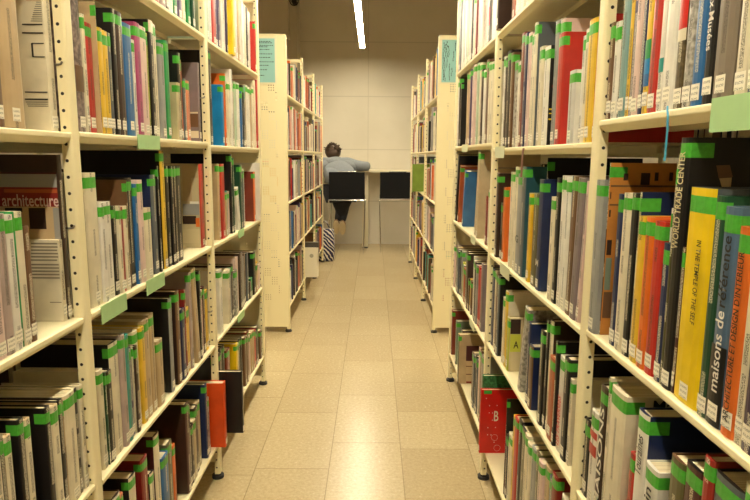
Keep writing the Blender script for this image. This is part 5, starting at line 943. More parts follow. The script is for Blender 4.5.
('R', 0.4597, 1.8211, 1.8466, 0.15, 0.331, 0.26, 0, 'yellow', 'yellow', [], 3, [], [], "yellow book, only one on the bottom shelf, right rack's middle bay", 'books on the bottom shelf, middle bay of the right rack'),
('R', 0.4577, 1.7755, 1.8205, 0.15, 0.3405, 0.26, 0, 'red', 'red', [], 3, [], [], "thick red book, only one on the bottom shelf, right rack's middle bay", 'books on the bottom shelf, middle bay of the right rack'),
('R', 0.4597, 1.7352, 1.7749, 0.15, 0.3535, 0.26, 0, 'black', 'black', [], 3, [], [], 'nearest of the black books, thick, bottom shelf, middle bay of right rack', 'books on the bottom shelf, middle bay of the right rack'),
('R', 0.4597, 1.6786, 1.7346, 0.15, 0.347, 0.26, 0, 'olive', 'black', [], 3, [], [], 'farthest of the olive books, thick, bottom shelf, middle bay of right rack', 'books on the bottom shelf, middle bay of the right rack'),
('R', 0.4538, 1.6116, 1.6444, 0.15, 0.3415, 0.239, 0, 'cream', 'cream', [], 3, [], [], 'second nearest of the cream books, bottom shelf, middle bay of right rack', 'books on the bottom shelf, middle bay of the right rack'),
('R', 0.4545, 1.6452, 1.6779, 0.15, 0.3517, 0.239, 0, 'cream', 'cream', [], 3, [], [], 'third nearest of the cream books, bottom shelf, middle bay of right rack', 'books on the bottom shelf, middle bay of the right rack'),
('R', 0.4577, 1.5691, 1.6109, 0.15, 0.3457, 0.256, 0, 'grey', 'grey', [], 3, [], [], "thick grey book, only one on the bottom shelf, right rack's middle bay", 'books on the bottom shelf, middle bay of the right rack'),
('R', 0.4549, 1.4959, 1.5317, 0.15, 0.3461, 0.26, 0, 'pink', 'pink', [], 3, [], [], "pale pink book, only one on the bottom shelf, right rack's middle bay", 'books on the bottom shelf, middle bay of the right rack'),
('R', 0.4586, 1.5325, 1.5684, 0.15, 0.352, 0.26, 0, 'olive', 'olive', [], 3, [], [], 'nearest of the olive books, bottom shelf, middle bay of right rack', 'books on the bottom shelf, middle bay of the right rack'),
('R', 0.4624, 1.4135, 1.4539, 0.15, 0.3425, 0.241, 0, 'slate', 'slate', [], 3, [], [], "thick slate grey book, only one on the bottom shelf, right rack's middle bay", 'books on the bottom shelf, middle bay of the right rack'),
('R', 0.463, 1.4547, 1.4951, 0.15, 0.3542, 0.241, 0, 'tan', 'tan', [], 3, [], [], "thick tan book, only one on the bottom shelf, right rack's middle bay", 'books on the bottom shelf, middle bay of the right rack'),
('R', 0.4557, 1.3738, 1.4131, 0.15, 0.3759, 0.256, 0, 'darkred', 'darkred', [], 3, [], [], "thick dark red book, only one on the bottom shelf, right rack's middle bay", 'books on the bottom shelf, middle bay of the right rack'),
('R', 0.4577, 1.2794, 1.3401, 0.15, 0.3584, 0.26, 0, 'cream', 'cream', [], 3, [], [], '', ''),
('R', 0.4581, 1.1933, 1.2187, 1.378, 0.1808, 0.145, 0, 'brown', 'brown', [], 3, [], [], "brown book, only one on the second shelf, right rack's nearest bay", 'books on the second shelf, nearest bay of the right rack'),
('R', 0.4577, 1.1666, 1.1927, 1.378, 0.177, 0.142, 0, 'white', 'white', [], 3, [], [], 'farthest of the white books, second shelf, nearest bay of right rack', 'books on the second shelf, nearest bay of the right rack'),
('R', 0.4577, 1.1585, 1.166, 1.378, 0.2393, 0.163, 0, 'black', 'black', [], 2, [], [], 'farthest of the black books, thin, second shelf, nearest bay of right rack', 'books on the second shelf, nearest bay of the right rack'),
('R', 0.4577, 1.1298, 1.1579, 1.378, 0.2342, 0.187, 0, 'greyteal', 'greyteal', [], 2, [], [], "grey-teal book, only one on the second shelf, right rack's nearest bay", 'books on the second shelf, nearest bay of the right rack'),
('R', 0.4577, 1.1157, 1.1292, 1.378, 0.296, 0.219, 0, 'yellow', 'yellow', [], 2, [], [], 'farthest of the yellow books, thin, second shelf, nearest bay of right rack', 'books on the second shelf, nearest bay of the right rack'),
('R', 0.4581, 1.0996, 1.1151, 1.378, 0.3096, 0.229, 0, 'purple', 'purple', [], 2, [], [], "purple book, only one on the second shelf, right rack's nearest bay", 'books on the second shelf, nearest bay of the right rack'),
('R', 0.4574, 1.0749, 1.099, 1.378, 0.2994, 0.204, 0, 'pink', 'pink', [], 2, [], [], "pale pink book, only one on the second shelf, right rack's nearest bay", 'books on the second shelf, nearest bay of the right rack'),
('R', 0.4577, 1.0582, 1.0743, 1.378, 0.2844, 0.227, 0, 'navy', 'navy', [], 2, [], [], "navy blue book, only one on the second shelf, right rack's nearest bay", 'books on the second shelf, nearest bay of the right rack'),
('R', 0.4581, 1.0363, 1.0576, 1.378, 0.299, 0.203, 0, 'yellow', 'yellow', [('green', 0.0896, 0.1207), ('skyblue', 0.0648, 0.0896), ('blue', 0.0448, 0.0648)], 2, [], [], 'nearest of the yellow books, second shelf, nearest bay of right rack', 'books on the second shelf, nearest bay of the right rack'),
('R', 0.4577, 1.0038, 1.0357, 1.378, 0.3075, 0.246, 0, 'red', 'red', [], 2, [], [], "red book, only one on the second shelf, right rack's nearest bay", 'books on the second shelf, nearest bay of the right rack'),
('R', 0.4574, 0.9867, 1.0032, 1.378, 0.3047, 0.226, 0, 'white', 'white', [('teal', 0.061, 0.0829)], 2, [], [], 'second nearest of the white books, second shelf, nearest bay of right rack', 'books on the second shelf, nearest bay of the right rack'),
('R', 0.4574, 0.9455, 0.9861, 1.378, 0.3057, 0.245, 0, 'white', 'white', [], 2, [], [], 'nearest of the white books, thick, second shelf, nearest bay of right rack', 'books on the second shelf, nearest bay of the right rack'),
('R', 0.4574, 0.9198, 0.9449, 1.378, 0.3062, 0.245, 0, 'moss', 'moss', [('brightred', 0.1149, 0.2429), ('cream', 0.0976, 0.1149)], 2, [], [], "mossy brown book, only one on the second shelf, right rack's nearest bay", 'books on the second shelf, nearest bay of the right rack'),
('R', 0.4574, 0.8949, 0.9192, 1.378, 0.3012, 0.241, 0, 'speckle', 'speckle', [], 2, [], [], "speckled grey book, only one on the second shelf, right rack's nearest bay", 'books on the second shelf, nearest bay of the right rack'),
('R', 0.4574, 0.8652, 0.8943, 1.378, 0.3127, 0.213, 0, 'blue', 'blue', [], 2, [], [], "blue book, only one on the second shelf, right rack's nearest bay", 'books on the second shelf, nearest bay of the right rack'),
('R', 0.4577, 0.84, 0.8646, 1.378, 0.2992, 0.239, 0, 'black', 'black', [], 10, [], [('Beaux Musées', 0.0708, 0.1685, -1, 0.5, 0.05, 'white')], 'charcoal book lettered Musées in white, between blue and taupe books', 'books on the second shelf, nearest bay of the right rack'),
('R', 0.4574, 0.7941, 0.8394, 1.378, 0.3115, 0.212, 0, 'taupe', 'taupe', [], 2, [], [], "thick taupe book, only one on the second shelf, right rack's nearest bay", 'books on the second shelf, nearest bay of the right rack'),
('R', 0.4574, 0.7614, 0.788, 1.378, 0.3013, 0.205, 0, 'cream', 'cream', [], 2, [], [], "cream book, only one on the second shelf, right rack's nearest bay", 'books on the second shelf, nearest bay of the right rack'),
('R', 0.4577, 0.738, 0.7608, 1.378, 0.2929, 0.234, 0, 'indigo', 'indigo', [], 2, [], [], "indigo book, only one on the second shelf, right rack's nearest bay", 'books on the second shelf, nearest bay of the right rack'),
('R', 0.4581, 0.7071, 0.7374, 1.378, 0.2985, 0.239, 0, 'grey', 'grey', [], 2, [], [], '', ''),
('R', 0.4497, 1.1814, 1.2187, 0.95, 0.31, 0.248, 0, 'grey', 'grey', [], 3, [], [], 'farthest of the grey books, thick, middle shelf, nearest bay of right rack', 'books on the middle shelf, nearest bay of the right rack'),
('R', 0.4581, 1.1775, 1.1808, 0.95, 0.3439, 0.3, 0, 'darkbrown', 'ochre', [], 7, [('r', 0.4611, 1.2481, 0.5954, 1.2516, 'brown'), ('r', 0.4611, 1.2116, 0.5986, 1.2147, 'brown'), ('r', 0.4849, 1.2606, 0.4936, 1.2742, 'darkbrown'), ('r', 0.5185, 1.2522, 0.5362, 1.2754, 'darkbrown'), ('r', 0.5451, 1.2601, 0.5526, 1.2765, 'darkbrown'), ('r', 0.5733, 1.2603, 0.5807, 1.2767, 'darkbrown'), ('r', 0.4611, 1.2246, 0.4631, 1.2382, 'darkbrown'), ('r', 0.4611, 1.1894, 0.4645, 1.2032, 'darkbrown'), ('r', 0.4611, 1.1139, 0.4705, 1.144, 'darkbrown'), ('r', 0.4611, 1.0431, 0.4729, 1.108, 'greygreen'), ('r', 0.4611, 0.9856, 0.4776, 1.0392, 'brown')], [], 'book whose cover shows an orange building front with dark windows', 'books on the middle shelf, nearest bay of the right rack'),
('R', 0.4581, 1.1021, 1.1263, 0.95, 0.2876, 0.23, 0, 'navy', 'navy', [], 3, [], [], 'farthest of the navy blue books, middle shelf, nearest bay of right rack', 'books on the middle shelf, nearest bay of the right rack'),
('R', 0.4577, 1.0665, 1.1015, 0.95, 0.2914, 0.216, 0, 'cream', 'cream', [], 3, [], [], 'farthest of the cream books, middle shelf, nearest bay of right rack', 'books on the middle shelf, nearest bay of the right rack'),
('R', 0.4581, 1.0387, 1.0659, 0.95, 0.2933, 0.217, 0, 'black', 'black', [], 3, [], [], 'farthest of the black books, middle shelf, nearest bay of right rack', 'books on the middle shelf, nearest bay of the right rack'),
('R', 0.4581, 1.0308, 1.0381, 0.95, 0.2961, 0.25, 0, 'cream', 'navy', [], 7, [], [], 'third nearest of the cream books, thin, middle shelf, nearest bay of right rack', 'books on the middle shelf, nearest bay of the right rack'),
('R', 0.4574, 1.0044, 1.0302, 0.95, 0.2563, 0.205, 0, 'yellow', 'yellow', [], 3, [], [], "yellow book, only one on the middle shelf, right rack's nearest bay", 'books on the middle shelf, nearest bay of the right rack'),
('R', 0.4574, 0.9737, 1.0038, 0.95, 0.2575, 0.191, 0, 'orange', 'orange', [], 3, [], [], 'farthest of the orange books, middle shelf, nearest bay of right rack', 'books on the middle shelf, nearest bay of the right rack'),
('R', 0.4581, 0.9414, 0.9731, 0.95, 0.2543, 0.173, 0, 'red', 'red', [], 3, [], [], "red book, only one on the middle shelf, right rack's nearest bay", 'books on the middle shelf, nearest bay of the right rack'),
('R', 0.4657, 0.9374, 0.9408, 0.95, 0.2769, 0.205, 0, 'white', 'white', [], 3, [], [], "thin white book, only one on the middle shelf, right rack's nearest bay", 'books on the middle shelf, nearest bay of the right rack'),
('R', 0.4574, 0.9161, 0.9368, 0.95, 0.2231, 0.152, 0, 'navy', 'navy', [], 3, [], [], 'nearest of the navy blue books, middle shelf, nearest bay of right rack', 'books on the middle shelf, nearest bay of the right rack'),
('R', 0.4557, 0.9106, 0.9155, 0.95, 0.3471, 0.26, 0, 'olive', 'olive', [], 3, [], [], "thin olive book, only one on the middle shelf, right rack's nearest bay", 'books on the middle shelf, nearest bay of the right rack'),
('R', 0.4574, 0.8818, 0.91, 0.95, 0.3837, 0.3, 0, 'black', 'black', [], 15, [('g', [(0.4962, 1.2942), (0.5157, 1.2951), (0.5218, 1.2779), (0.5016, 1.2756)], 'brown'), ('g', [(0.5024, 1.2756), (0.5204, 1.2771), (0.5203, 1.2634), (0.5073, 1.2626)], 'tan')], [('WORLD TRADE CENTER', 0.2193, 0.3633, 1, 0.6, 0, 'straw')], 'tall black WORLD TRADE CENTER book with green tape beside the thick yellow book', 'books on the middle shelf, nearest bay of the right rack'),
('R', 0.4574, 0.8733, 0.8812, 0.95, 0.2243, 0.153, 0, 'maroon', 'maroon', [], 3, [], [], "thin maroon book, only one on the middle shelf, right rack's nearest bay", 'books on the middle shelf, nearest bay of the right rack'),
('R', 0.4581, 0.8055, 0.8727, 0.95, 0.3134, 0.26, 0, 'gold', 'slate', [], 15, [], [('IN THE TEMPLE OF THE SELF', 0.1206, 0.2409, -1, 0.17, 0.13, 'ink')], 'thick yellow book IN THE TEMPLE OF THE SELF on the right rack', 'books on the middle shelf, nearest bay of the right rack'),
('R', 0.4581, 0.7825, 0.8049, 0.95, 0.3053, 0.208, 0, 'darkgreen', 'darkgreen', [], 3, [], [], "dark green book, only one on the middle shelf, right rack's nearest bay", 'books on the middle shelf, nearest bay of the right rack'),
('R', 0.4581, 0.7473, 0.7819, 0.95, 0.2933, 0.199, 0, 'bluegrey', 'bluegrey', [('black', 0.001, 0.1105)], 15, [], [('maisons de', 0.0481, 0.1577, 1, 0.52, 0, 'white'), ('référence', 0.1631, 0.2564, 1, 0.52, 0, 'ink')], 'blue-grey and black book lettered maisons de référence beside the orange one', 'books on the middle shelf, nearest bay of the right rack'),
('R', 0.4581, 0.7178, 0.7467, 0.95, 0.2714, 0.201, 0, 'orange', 'orange', [], 11, [], [("ARCHITECTURE ET DESIGN D'INTERIEUR", 0.0206, 0.2409, 1, 0.4, 0, 'ink')], "orange book ARCHITECTURE ET DESIGN D'INTERIEUR at the right edge", 'books on the middle shelf, nearest bay of the right rack'),
('R', 0.4574, 0.7024, 0.7172, 0.95, 0.2925, 0.199, 0, 'cream', 'cream', [], 2, [], [], 'second nearest of the cream books, middle shelf, nearest bay of right rack', 'books on the middle shelf, nearest bay of the right rack'),
('R', 0.4581, 0.6723, 0.7018, 0.95, 0.2758, 0.188, 0, 'darkpurple', 'darkpurple', [], 2, [], [], "dark purple book, only one on the middle shelf, right rack's nearest bay", 'books on the middle shelf, nearest bay of the right rack'),
('R', 0.4577, 0.6288, 0.6717, 0.95, 0.2815, 0.208, 0, 'cream', 'cream', [], 2, [], [], '', ''),
('R', 0.4577, 0.5745, 0.6282, 0.95, 0.2846, 0.211, 0, 'green', 'green', [], 2, [], [], '', ''),
('R', 0.4574, 0.5183, 0.5739, 0.95, 0.2817, 0.208, 0, 'grey', 'grey', [], 2, [], [], '', ''),
('R', 0.4581, 1.1859, 1.2187, 0.587, 0.168, 0.134, 0, 'black', 'black', [], 3, [], [], 'farthest of the black books, fourth shelf, nearest bay of right rack', 'books on the fourth shelf, nearest bay of the right rack'),
('R', 0.4574, 1.1473, 1.1853, 0.587, 0.2041, 0.139, 0, 'white', 'white', [('red', 0.1475, 0.1628), ('red', 0.11, 0.1343)], 3, [], [], 'farthest of the white books, thick, fourth shelf, nearest bay of right rack', 'books on the fourth shelf, nearest bay of the right rack'),
('R', 0.4577, 1.1078, 1.1467, 0.587, 0.2713, 0.201, 0, 'darkbrown', 'darkbrown', [], 11, [], [('MAISONS', 0.0173, 0.2312, 1, 0.55, 0.08, 'white')], 'dark brown book lettered MAISONS beside a thick cream book, lower right', 'books on the fourth shelf, nearest bay of the right rack'),
('R', 0.4557, 1.0969, 1.1072, 0.587, 0.3015, 0.205, 0, 'cream', 'cream', [], 3, [], [], 'farthest of the cream books, thin, fourth shelf, nearest bay of right rack', 'books on the fourth shelf, nearest bay of the right rack'),
('R', 0.4577, 1.0296, 1.0963, 0.587, 0.2912, 0.26, 0, 'cream', 'cream', [], 7, [('t', 'Maisons', 0.5065, 0.8518, 0.6093, 0.8734, 'ink')], [], 'thick cream book with Mais on its cover, beside the MAISONS book', 'books on the fourth shelf, nearest bay of the right rack'),
('R', 0.4581, 0.9784, 0.9981, 0.587, 0.2053, 0.164, 0, 'red', 'red', [], 3, [], [], "red book, only one on the fourth shelf, right rack's nearest bay", 'books on the fourth shelf, nearest bay of the right rack'),
('R', 0.4577, 0.938, 0.9778, 0.587, 0.2949, 0.27, 0, 'white', 'navy', [], 15, [], [('Touraines', 0.184, 0.2548, 1, 0.55, 0, 'ink')], 'white-spined book with dark blue cover and lettering ouraines, lower right', 'books on the fourth shelf, nearest bay of the right rack'),
('R', 0.4574, 0.8932, 0.9374, 0.587, 0.2208, 0.25, 0, 'white', 'white', [], 11, [], [('in', 0.162, 0.185, 1, 0.5, 0, 'ink')], 'nearest of the white books, thick, fourth shelf, nearest bay of right rack', 'books on the fourth shelf, nearest bay of the right rack'),
('R', 0.4574, 0.8189, 0.8596, 0.587, 0.2737, 0.203, 0, 'olive', 'brown', [], 3, [], [], "thick olive book, only one on the fourth shelf, right rack's nearest bay", 'books on the fourth shelf, nearest bay of the right rack'),
('R', 0.4581, 0.7708, 0.8183, 0.587, 0.2855, 0.194, 0, 'maroon', 'black', [], 7, [], [], "thick maroon book, only one on the fourth shelf, right rack's nearest bay", 'books on the fourth shelf, nearest bay of the right rack'),
('R', 0.4557, 0.7466, 0.7702, 0.587, 0.3183, 0.216, 0, 'redtop', 'redtop', [], 3, [], [], "red-topped book, only one on the fourth shelf, right rack's nearest bay", 'books on the fourth shelf, nearest bay of the right rack'),
('R', 0.4577, 0.6839, 0.746, 0.587, 0.31, 0.25, 0, 'slate', 'black', [], 7, [], [], "thick slate grey book, only one on the fourth shelf, right rack's nearest bay", 'books on the fourth shelf, nearest bay of the right rack'),
('R', 0.4574, 0.6329, 0.6833, 0.587, 0.329, 0.26, 0, 'cream', 'cream', [], 3, [], [], 'nearest of the cream books, thick, fourth shelf, nearest bay of right rack', 'books on the fourth shelf, nearest bay of the right rack'),
('R', 0.4574, 0.5961, 0.6323, 0.587, 0.2038, 0.139, 0, 'black', 'black', [], 3, [], [], '', ''),
('R', 0.4577, 1.1632, 1.2171, 0.15, 0.2502, 0.2, 0, 'cream', 'cream', [], 3, [], [], '', ''),
('R', 0.4577, 1.0754, 1.1626, 0.15, 0.2348, 0.188, 0, 'red', 'red', [], 3, [], [], '', ''),
('R', 0.4595, 0.9561, 0.9951, 0.15, 0.2475, 0.175, 0, 'rust', 'rust', [], 3, [], [], '', ''),
('R', 0.4603, 0.9959, 1.0349, 0.15, 0.2581, 0.175, 0, 'black', 'black', [], 3, [], [], '', ''),
('R', 0.4575, 1.0357, 1.0747, 0.15, 0.2539, 0.175, 0, 'tan', 'tan', [], 3, [], [], '', ''),
]
stuff = MB()
for k, (s, X, y0, y1, z, H, D, lean, col, cov, bands, fl, prints, st, label, group) in enumerate(BOOKS):
    parts = book_parts(s, X, y0, y1, z, H, D, lean, col, cov, bands, fl, k)
    Mx = book_matrix(s, X, y0, y1, z, lean)
    if not label:
        for nm, pcs in parts:
            for v, f, m_, q in pcs: stuff.add(v, f, m_, q, Mx)
        continue
    o = empty('book'); o.matrix_world = Mx
    tag(o, label, 'book', group)
    for nm, pcs in parts:
        mb = MB()
        for v, f, m_, q in pcs: mb.add(v, f, m_, q)
        mb.build(nm, o)
    inv = Mx.inverted()
    if prints:
        yp = y0 - .0004
        mb = MB(); lay = 0
        for p in prints:
            lay += 1; yy = yp - lay * .00004
            m_ = mat('print_' + p[-1], lin(HEX[p[-1]]), .4)
            if p[0] == 'r':
                _, a, b, c, d, _c = p
                mb.add([(a, yy, b), (c, yy, b), (c, yy, d), (a, yy, d)], [(0, 1, 2, 3)], m_, M=inv)
            elif p[0] == 'g':
                mb.add([(a, yy, b) for a, b in p[1]], [tuple(range(len(p[1])))], m_, M=inv)
            elif p[0] == 'o':
                mb.tube([(p[1] + p[3] * cos(t), yy, p[2] + p[3] * sin(t)) for t in [2 * pi * j / 16 for j in range(17)]], .0004, m_, 5, M=inv)
            elif p[0] == 't':
                Mt = inv @ Matrix(((1, 0, 0, p[2]), (0, 0, -1, yp - .0006 - lay * .00004), (0, 1, 0, p[3]), (0, 0, 0, 1)))
                text_mesh('cover_lettering', p[1], m_, Mt, p[4] - p[2], p[5] - p[3], o, 0)
        if mb.f: mb.build('cover_picture', o)
    T = y1 - y0
    for t, a, b, d, fz, offc, c in st:
        hh = T * fz; m_ = mat('print_' + c, lin(HEX[c]), .4)
        fx = .0004 + min(.004, T * .14) if T > .016 else .0012
        # which way is "up" for the line: reading upwards the letters' tops point to -Y, downwards to +Y (in the book's own space)
        if d == 1: Mt = Matrix(((0, 0, 1, fx), (0, -1, 0, hh / 2 + offc * T), (1, 0, 0, a), (0, 0, 0, 1))); wlen = b - a
        elif d == -1: Mt = Matrix(((0, 0, 1, fx), (0, 1, 0, -hh / 2 + offc * T), (-1, 0, 0, b), (0, 0, 0, 1))); wlen = b - a
        else:
            Mt = Matrix(((0, 0, 1, fx), (1, 0, 0, -T * .3), (0, 1, 0, a), (0, 0, 0, 1))); wlen = T * .6; hh = b - a
        text_mesh('spine_lettering', t, m_, Mt, wlen, hh, o, .0002)

# far racks and the hidden faces of the near racks: many more books, too many and too small to count one by one
rnd = random.Random(11)
PAL = ['white'] * 4 + ['cream'] * 6 + ['pink'] * 3 + ['mauve'] * 3 + ['red'] * 2 + ['darkred'] * 2 + ['brown'] * 3 + ['darkbrown'] * 3 + ['black'] * 3 + \
      ['slate'] * 3 + ['tan'] * 3 + ['rust'] * 2 + ['orange', 'teal', 'grey', 'grey', 'yellow', 'olive', 'navy', 'blue', 'redbrown', 'salmon', 'greymauve', 'purple']
def fill(s, xf, y0, y1, z, hmin, hmax, pal, tape=.15, tmin=.014, tmax=.042, cap=.35):
    y = y0 + .022; hh = rnd.uniform(hmin, hmax)
    while y < y1 - .03:
        t = min(rnd.uniform(tmin, tmax), y1 - .021 - y)
        if t < .006: break
        if rnd.random() < .35: hh = rnd.uniform(hmin, hmax)
        H = min(cap, hh + rnd.uniform(-.012, .012)); D = min(.25, max(.14, H * .75))
        c = rnd.choice(pal); sg = 1 if s == 'L' else -1
        X = xf - sg * rnd.uniform(.006, .03)
        fl_ = (1 if rnd.random() < tape else 0) + (2 if rnd.random() < .6 else 0)
        for nm, pcs in book_parts(s, X, y + .0003, y + t - .0003, z, H, D, 0, c, c, [], fl_, rnd.randint(0, 9999)):
            Mx = book_matrix(s, X, y + .0003, y + t - .0003, z, 0)
            for v, f, m_, q in pcs: stuff.add(v, f, m_, q, Mx)
        y += t
        if rnd.random() < .05: y += rnd.uniform(.01, .05)
for s, xf in (('L', XL), ('R', XR)):
    for b in range(3):
        for j, z in enumerate(FZ):
            skip = []
            a, c = YF[b], YF[b + 1]
            if s == 'L' and b == 1 and j == 0: c = YF[b] + .02
            if s == 'R' and b == 1 and j == 2: a = 5.98
            fill(s, xf, a, c, z, .22 if j else .24, .33, PAL)
for s, xf, ys in (('R', XL - W2, [.2, 1.268, 2.300, 3.32]), ('L', XR + W2, [.19, 1.24, 2.305, 3.39])):
    for b in range(3):
        for z in BZ[:4]:
            fill(s, xf, ys[b], ys[b + 1], z, .24, .33, ['black', 'darkbrown', 'brown', 'tan', 'cream', 'slate', 'navy'], .5, .03, .05)
so = stuff.build('books')
tag(so, 'the many smaller distant books filling the far shelves of all the racks', 'books', kind='stuff')

# ------------------------------------------------------------------ loose things on the far racks and the floor
def loose_book(X, y0, y1, z, H, D, col, cov, label, s, fl=0, lean=0):
    Mx = book_matrix(s, X, y0, y1, z, lean); o = empty('book'); o.matrix_world = Mx
    for nm, pcs in book_parts(s, X, y0, y1, z, H, D, lean, col, cov, [], fl, int(X * 1000)):
        mb = MB()
        for v, f, m_, q in pcs: mb.add(v, f, m_, q)
        mb.build(nm, o)
    tag(o, label, 'book'); return o
# face-out green book on the far right rack
loose_book(.372, 5.90, 5.935, .9655, .262, .20, 'cream', 'olive', 'green-covered book with a cream spine sticking out, far right rack', 'R')
HEX['boxgreen'] = '#7e9a3a'
o = loose_book(.372, 5.86, 5.898, .9655, .262, .20, 'cream', 'boxgreen', 'bright green-covered book facing the aisle on the far right rack', 'R')
# white board file standing out of the far left rack, with a grey badge
o = empty('magazine_file', (-.505, 5.47, .2006)); L = .22; Hh = .262
mb = MB(); mb.box((-L, -.05, 0), (0, -.047, Hh), mat('white_card', lin('#e6dfc8'), .5)); mb.box((-L, .047, 0), (0, .05, Hh), MATS['white_card'])
mb.box((-.003, -.047, 0), (0, .047, Hh), MATS['white_card']); mb.box((-L, -.047, 0), (-.003, .047, .003), MATS['white_card']); mb.build('box', o)
mb = MB(); mb.tube([(-.055, -.0502, .20), (-.055, -.0512, .20)], .018, mat('grey_badge', lin('#a8a48e'), .5), 16); mb.build('badge', o)
tag(o, 'white file box with a round grey mark jutting from the far left rack', 'file box')
mb = MB(); mb.box((-.20, -.04, 0), (0, .04, .25), mat('dark_file', lin('#4a4640'), .6)); o = mb.build('file_box', loc=(-.545, 5.95, .2006), bevel=.003)
tag(o, 'dark grey file box standing just beyond the white one, far left rack', 'file box')

# turquoise notices on the end panels
def notice(x, yp, z0, z1, wdt, rot, label):
    o = empty('notice', (x, yp, (z0 + z1) / 2)); h = (z1 - z0) / 2; a = wdt / 2
    mb = MB(); mb.box((-a - .012, -.0015, -h - .012), (a + .012, 0, h + .008), mat('clear_cream_holder', lin('#e9dfbf'), .3)); mb.build('holder', o)
    mb = MB(); mb.box((-a, -.0025, -h), (a, -.0016, h), mat('turquoise_paper', lin('#93c6c4'), .6)); mb.build('sheet', o)
    mb = MB(); rr = random.Random(5)
    ink = mat('print_ink', lin(HEX['ink']), .4)
    if not rot:
        for zc, lw in ((.86, .8), (.80, .75), (.68, .85), (.62, .45), (.50, .7), (.30, .8), (.14, .6), (-.06, .85), (-.22, .6), (-.42, .5), (-.68, .3)):
            x0 = -a * .85; zz = zc * h
            while x0 < -a * .85 + lw * 1.8 * a:
                wl = rr.uniform(.006, .016); mb.box((x0, -.0029, zz - .0022), (min(x0 + wl, a * .9), -.0026, zz + .0022), ink); x0 += wl + .004
                if x0 > a * .85: break
    else:
        for xc, l0, l1 in ((-.8, -.9, .9), (-.62, -.95, .8), (-.42, -.3, .85), (-.2, .2, .7), (-.1, -.9, -.1), (.2, -.7, -.3), (.35, .0, .4), (.55, .5, .9), (.7, -.5, .1)):
            z = l0 * h
            while z < l1 * h:
                wl = rr.uniform(.005, .015); dx = rr.uniform(-.004, .004)
                mb.box((xc * a - .0025 + dx, -.0029, z), (xc * a + .0025 + dx, -.0026, min(z + wl, h * .93)), ink); z += wl + .004
    mb.build('print', o)
    tag(o, label, 'notice')
YP = 4.372 - POST_Y / 2 - .0045
notice(-.752, YP - .0032, 1.805, 2.10, .122, False, 'turquoise notice with rows of small print on the left end panel')
notice(.527, YP - .0032, 1.815, 2.10, .118, True, 'turquoise notice with sideways print on the right end panel')

# cords hanging from the shelves
mb = MB(); mb.tube([(XR - .004, .93, 1.381), (XR - .0055, .926, 1.375), (XR - .006, .922, 1.366), (XR - .0055, .921, 1.345), (XR - .005, .9225, 1.322), (XR - .006, .921, 1.300)], .0016, mat('blue_cord', lin('#4aa0c8'), .5), 6)
tag(mb.build('ribbon'), 'thin bright blue cord hanging over the shelf edge, upper right', 'cord')
mb = MB(); mb.tube([(XR - .004, 1.802, 1.330), (XR - .006, 1.802, 1.320), (XR - .006, 1.806, 1.29), (XR - .005, 1.812, 1.245)], .003, mat('mauve_ribbon', lin('#9c7468'), .6), 6)
tag(mb.build('ribbon'), 'dusky pink ribbon hanging from a shelf of the right rack', 'cord')

# patterned bag at the end of the far left rack
def bag():
    o = empty('tote_bag', (-.60, 7.46, 0))
    m = bpy.data.materials.new('navy_printed_cloth'); m.use_nodes = True; nt = m.node_tree; b = nt.nodes['Principled BSDF']; b.inputs['Roughness'].default_value = .8
    tc = nt.nodes.new('ShaderNodeTexCoord'); wv = nt.nodes.new('ShaderNodeTexWave'); wv.bands_direction = 'DIAGONAL'; wv.inputs['Scale'].default_value = 11
    wv.inputs['Distortion'].default_value = 6; wv.inputs['Detail'].default_value = 2
    nt.links.new(tc.outputs['Object'], wv.inputs[0]); mx = nt.nodes.new('ShaderNodeMix'); mx.data_type = 'RGBA'
    nt.links.new(math_node(nt, 'GREATER_THAN', wv.outputs['Fac'], .68), mx.inputs[0]); mx.inputs[6].default_value = lin('#23264a'); mx.inputs[7].default_value = lin('#d8d4cc')
    nt.links.new(mx.outputs[2], b.inputs['Base Color'])
    bm = bmesh.new(); rings = []
    for z, a, bb in ((0.003, .10, .055), (.02, .115, .065), (.15, .12, .07), (.28, .115, .055), (.37, .11, .03), (.40, .11, .018)):
        rings.append([bm.verts.new((a * (abs(cos(t)) ** .45) * (1 if cos(t) >= 0 else -1), bb * (abs(sin(t)) ** .45) * (1 if sin(t) >= 0 else -1), z + .006 * sin(3 * t))) for t in [2 * pi * k / 24 for k in range(24)]])
    for r0, r1 in zip(rings, rings[1:]):
        for k in range(24): bm.faces.new((r0[k], r0[(k + 1) % 24], r1[(k + 1) % 24], r1[k]))
    bm.faces.new(list(reversed(rings[0]))); bm.faces.new(rings[-1])
    for f in bm.faces: f.smooth = True
    me = bpy.data.meshes.new('bag_body'); bm.to_mesh(me); bm.free(); me.materials.append(m)
    b_ = bpy.data.objects.new('bag_body', me); COL.objects.link(b_); b_.parent = o
    for yy in (-.016, .016):
        mb = MB(); mb.tube([(-.06 + .12 * t, yy, .39 + .11 * sin(pi * t)) for t in [k / 10 for k in range(11)]], .006, m, 6); mb.build('handle', o)
    tag(o, 'navy bag with a white pattern standing at the end of the left racks', 'bag')
bag()

# ------------------------------------------------------------------ high counter and stools
TZ = 1.105
t = empty('counter', (.9, 8.72, 0))
mb = MB(); mb.box((-1.95, -.26, TZ - .03), (3.2, .225, TZ), mat('pale_laminate', lin('#e6dcc0'), .35)); mb.build('worktop', t, bevel=.003)
for x in (-1.015, 1.0, 3.1):
    mb = MB(); mb.box((x - .04, -.20, .02), (x + .04, .10, TZ - .03), MATS['pale_laminate']); l = mb.build('leg', t)
    mb = MB(); mb.box((x - .037, -.195, 0.0005), (x + .037, .095, .02), M_RUBBER); mb.build('plinth', l)
tag(t, 'high cream reading counter along the back wall on slab legs', 'table')

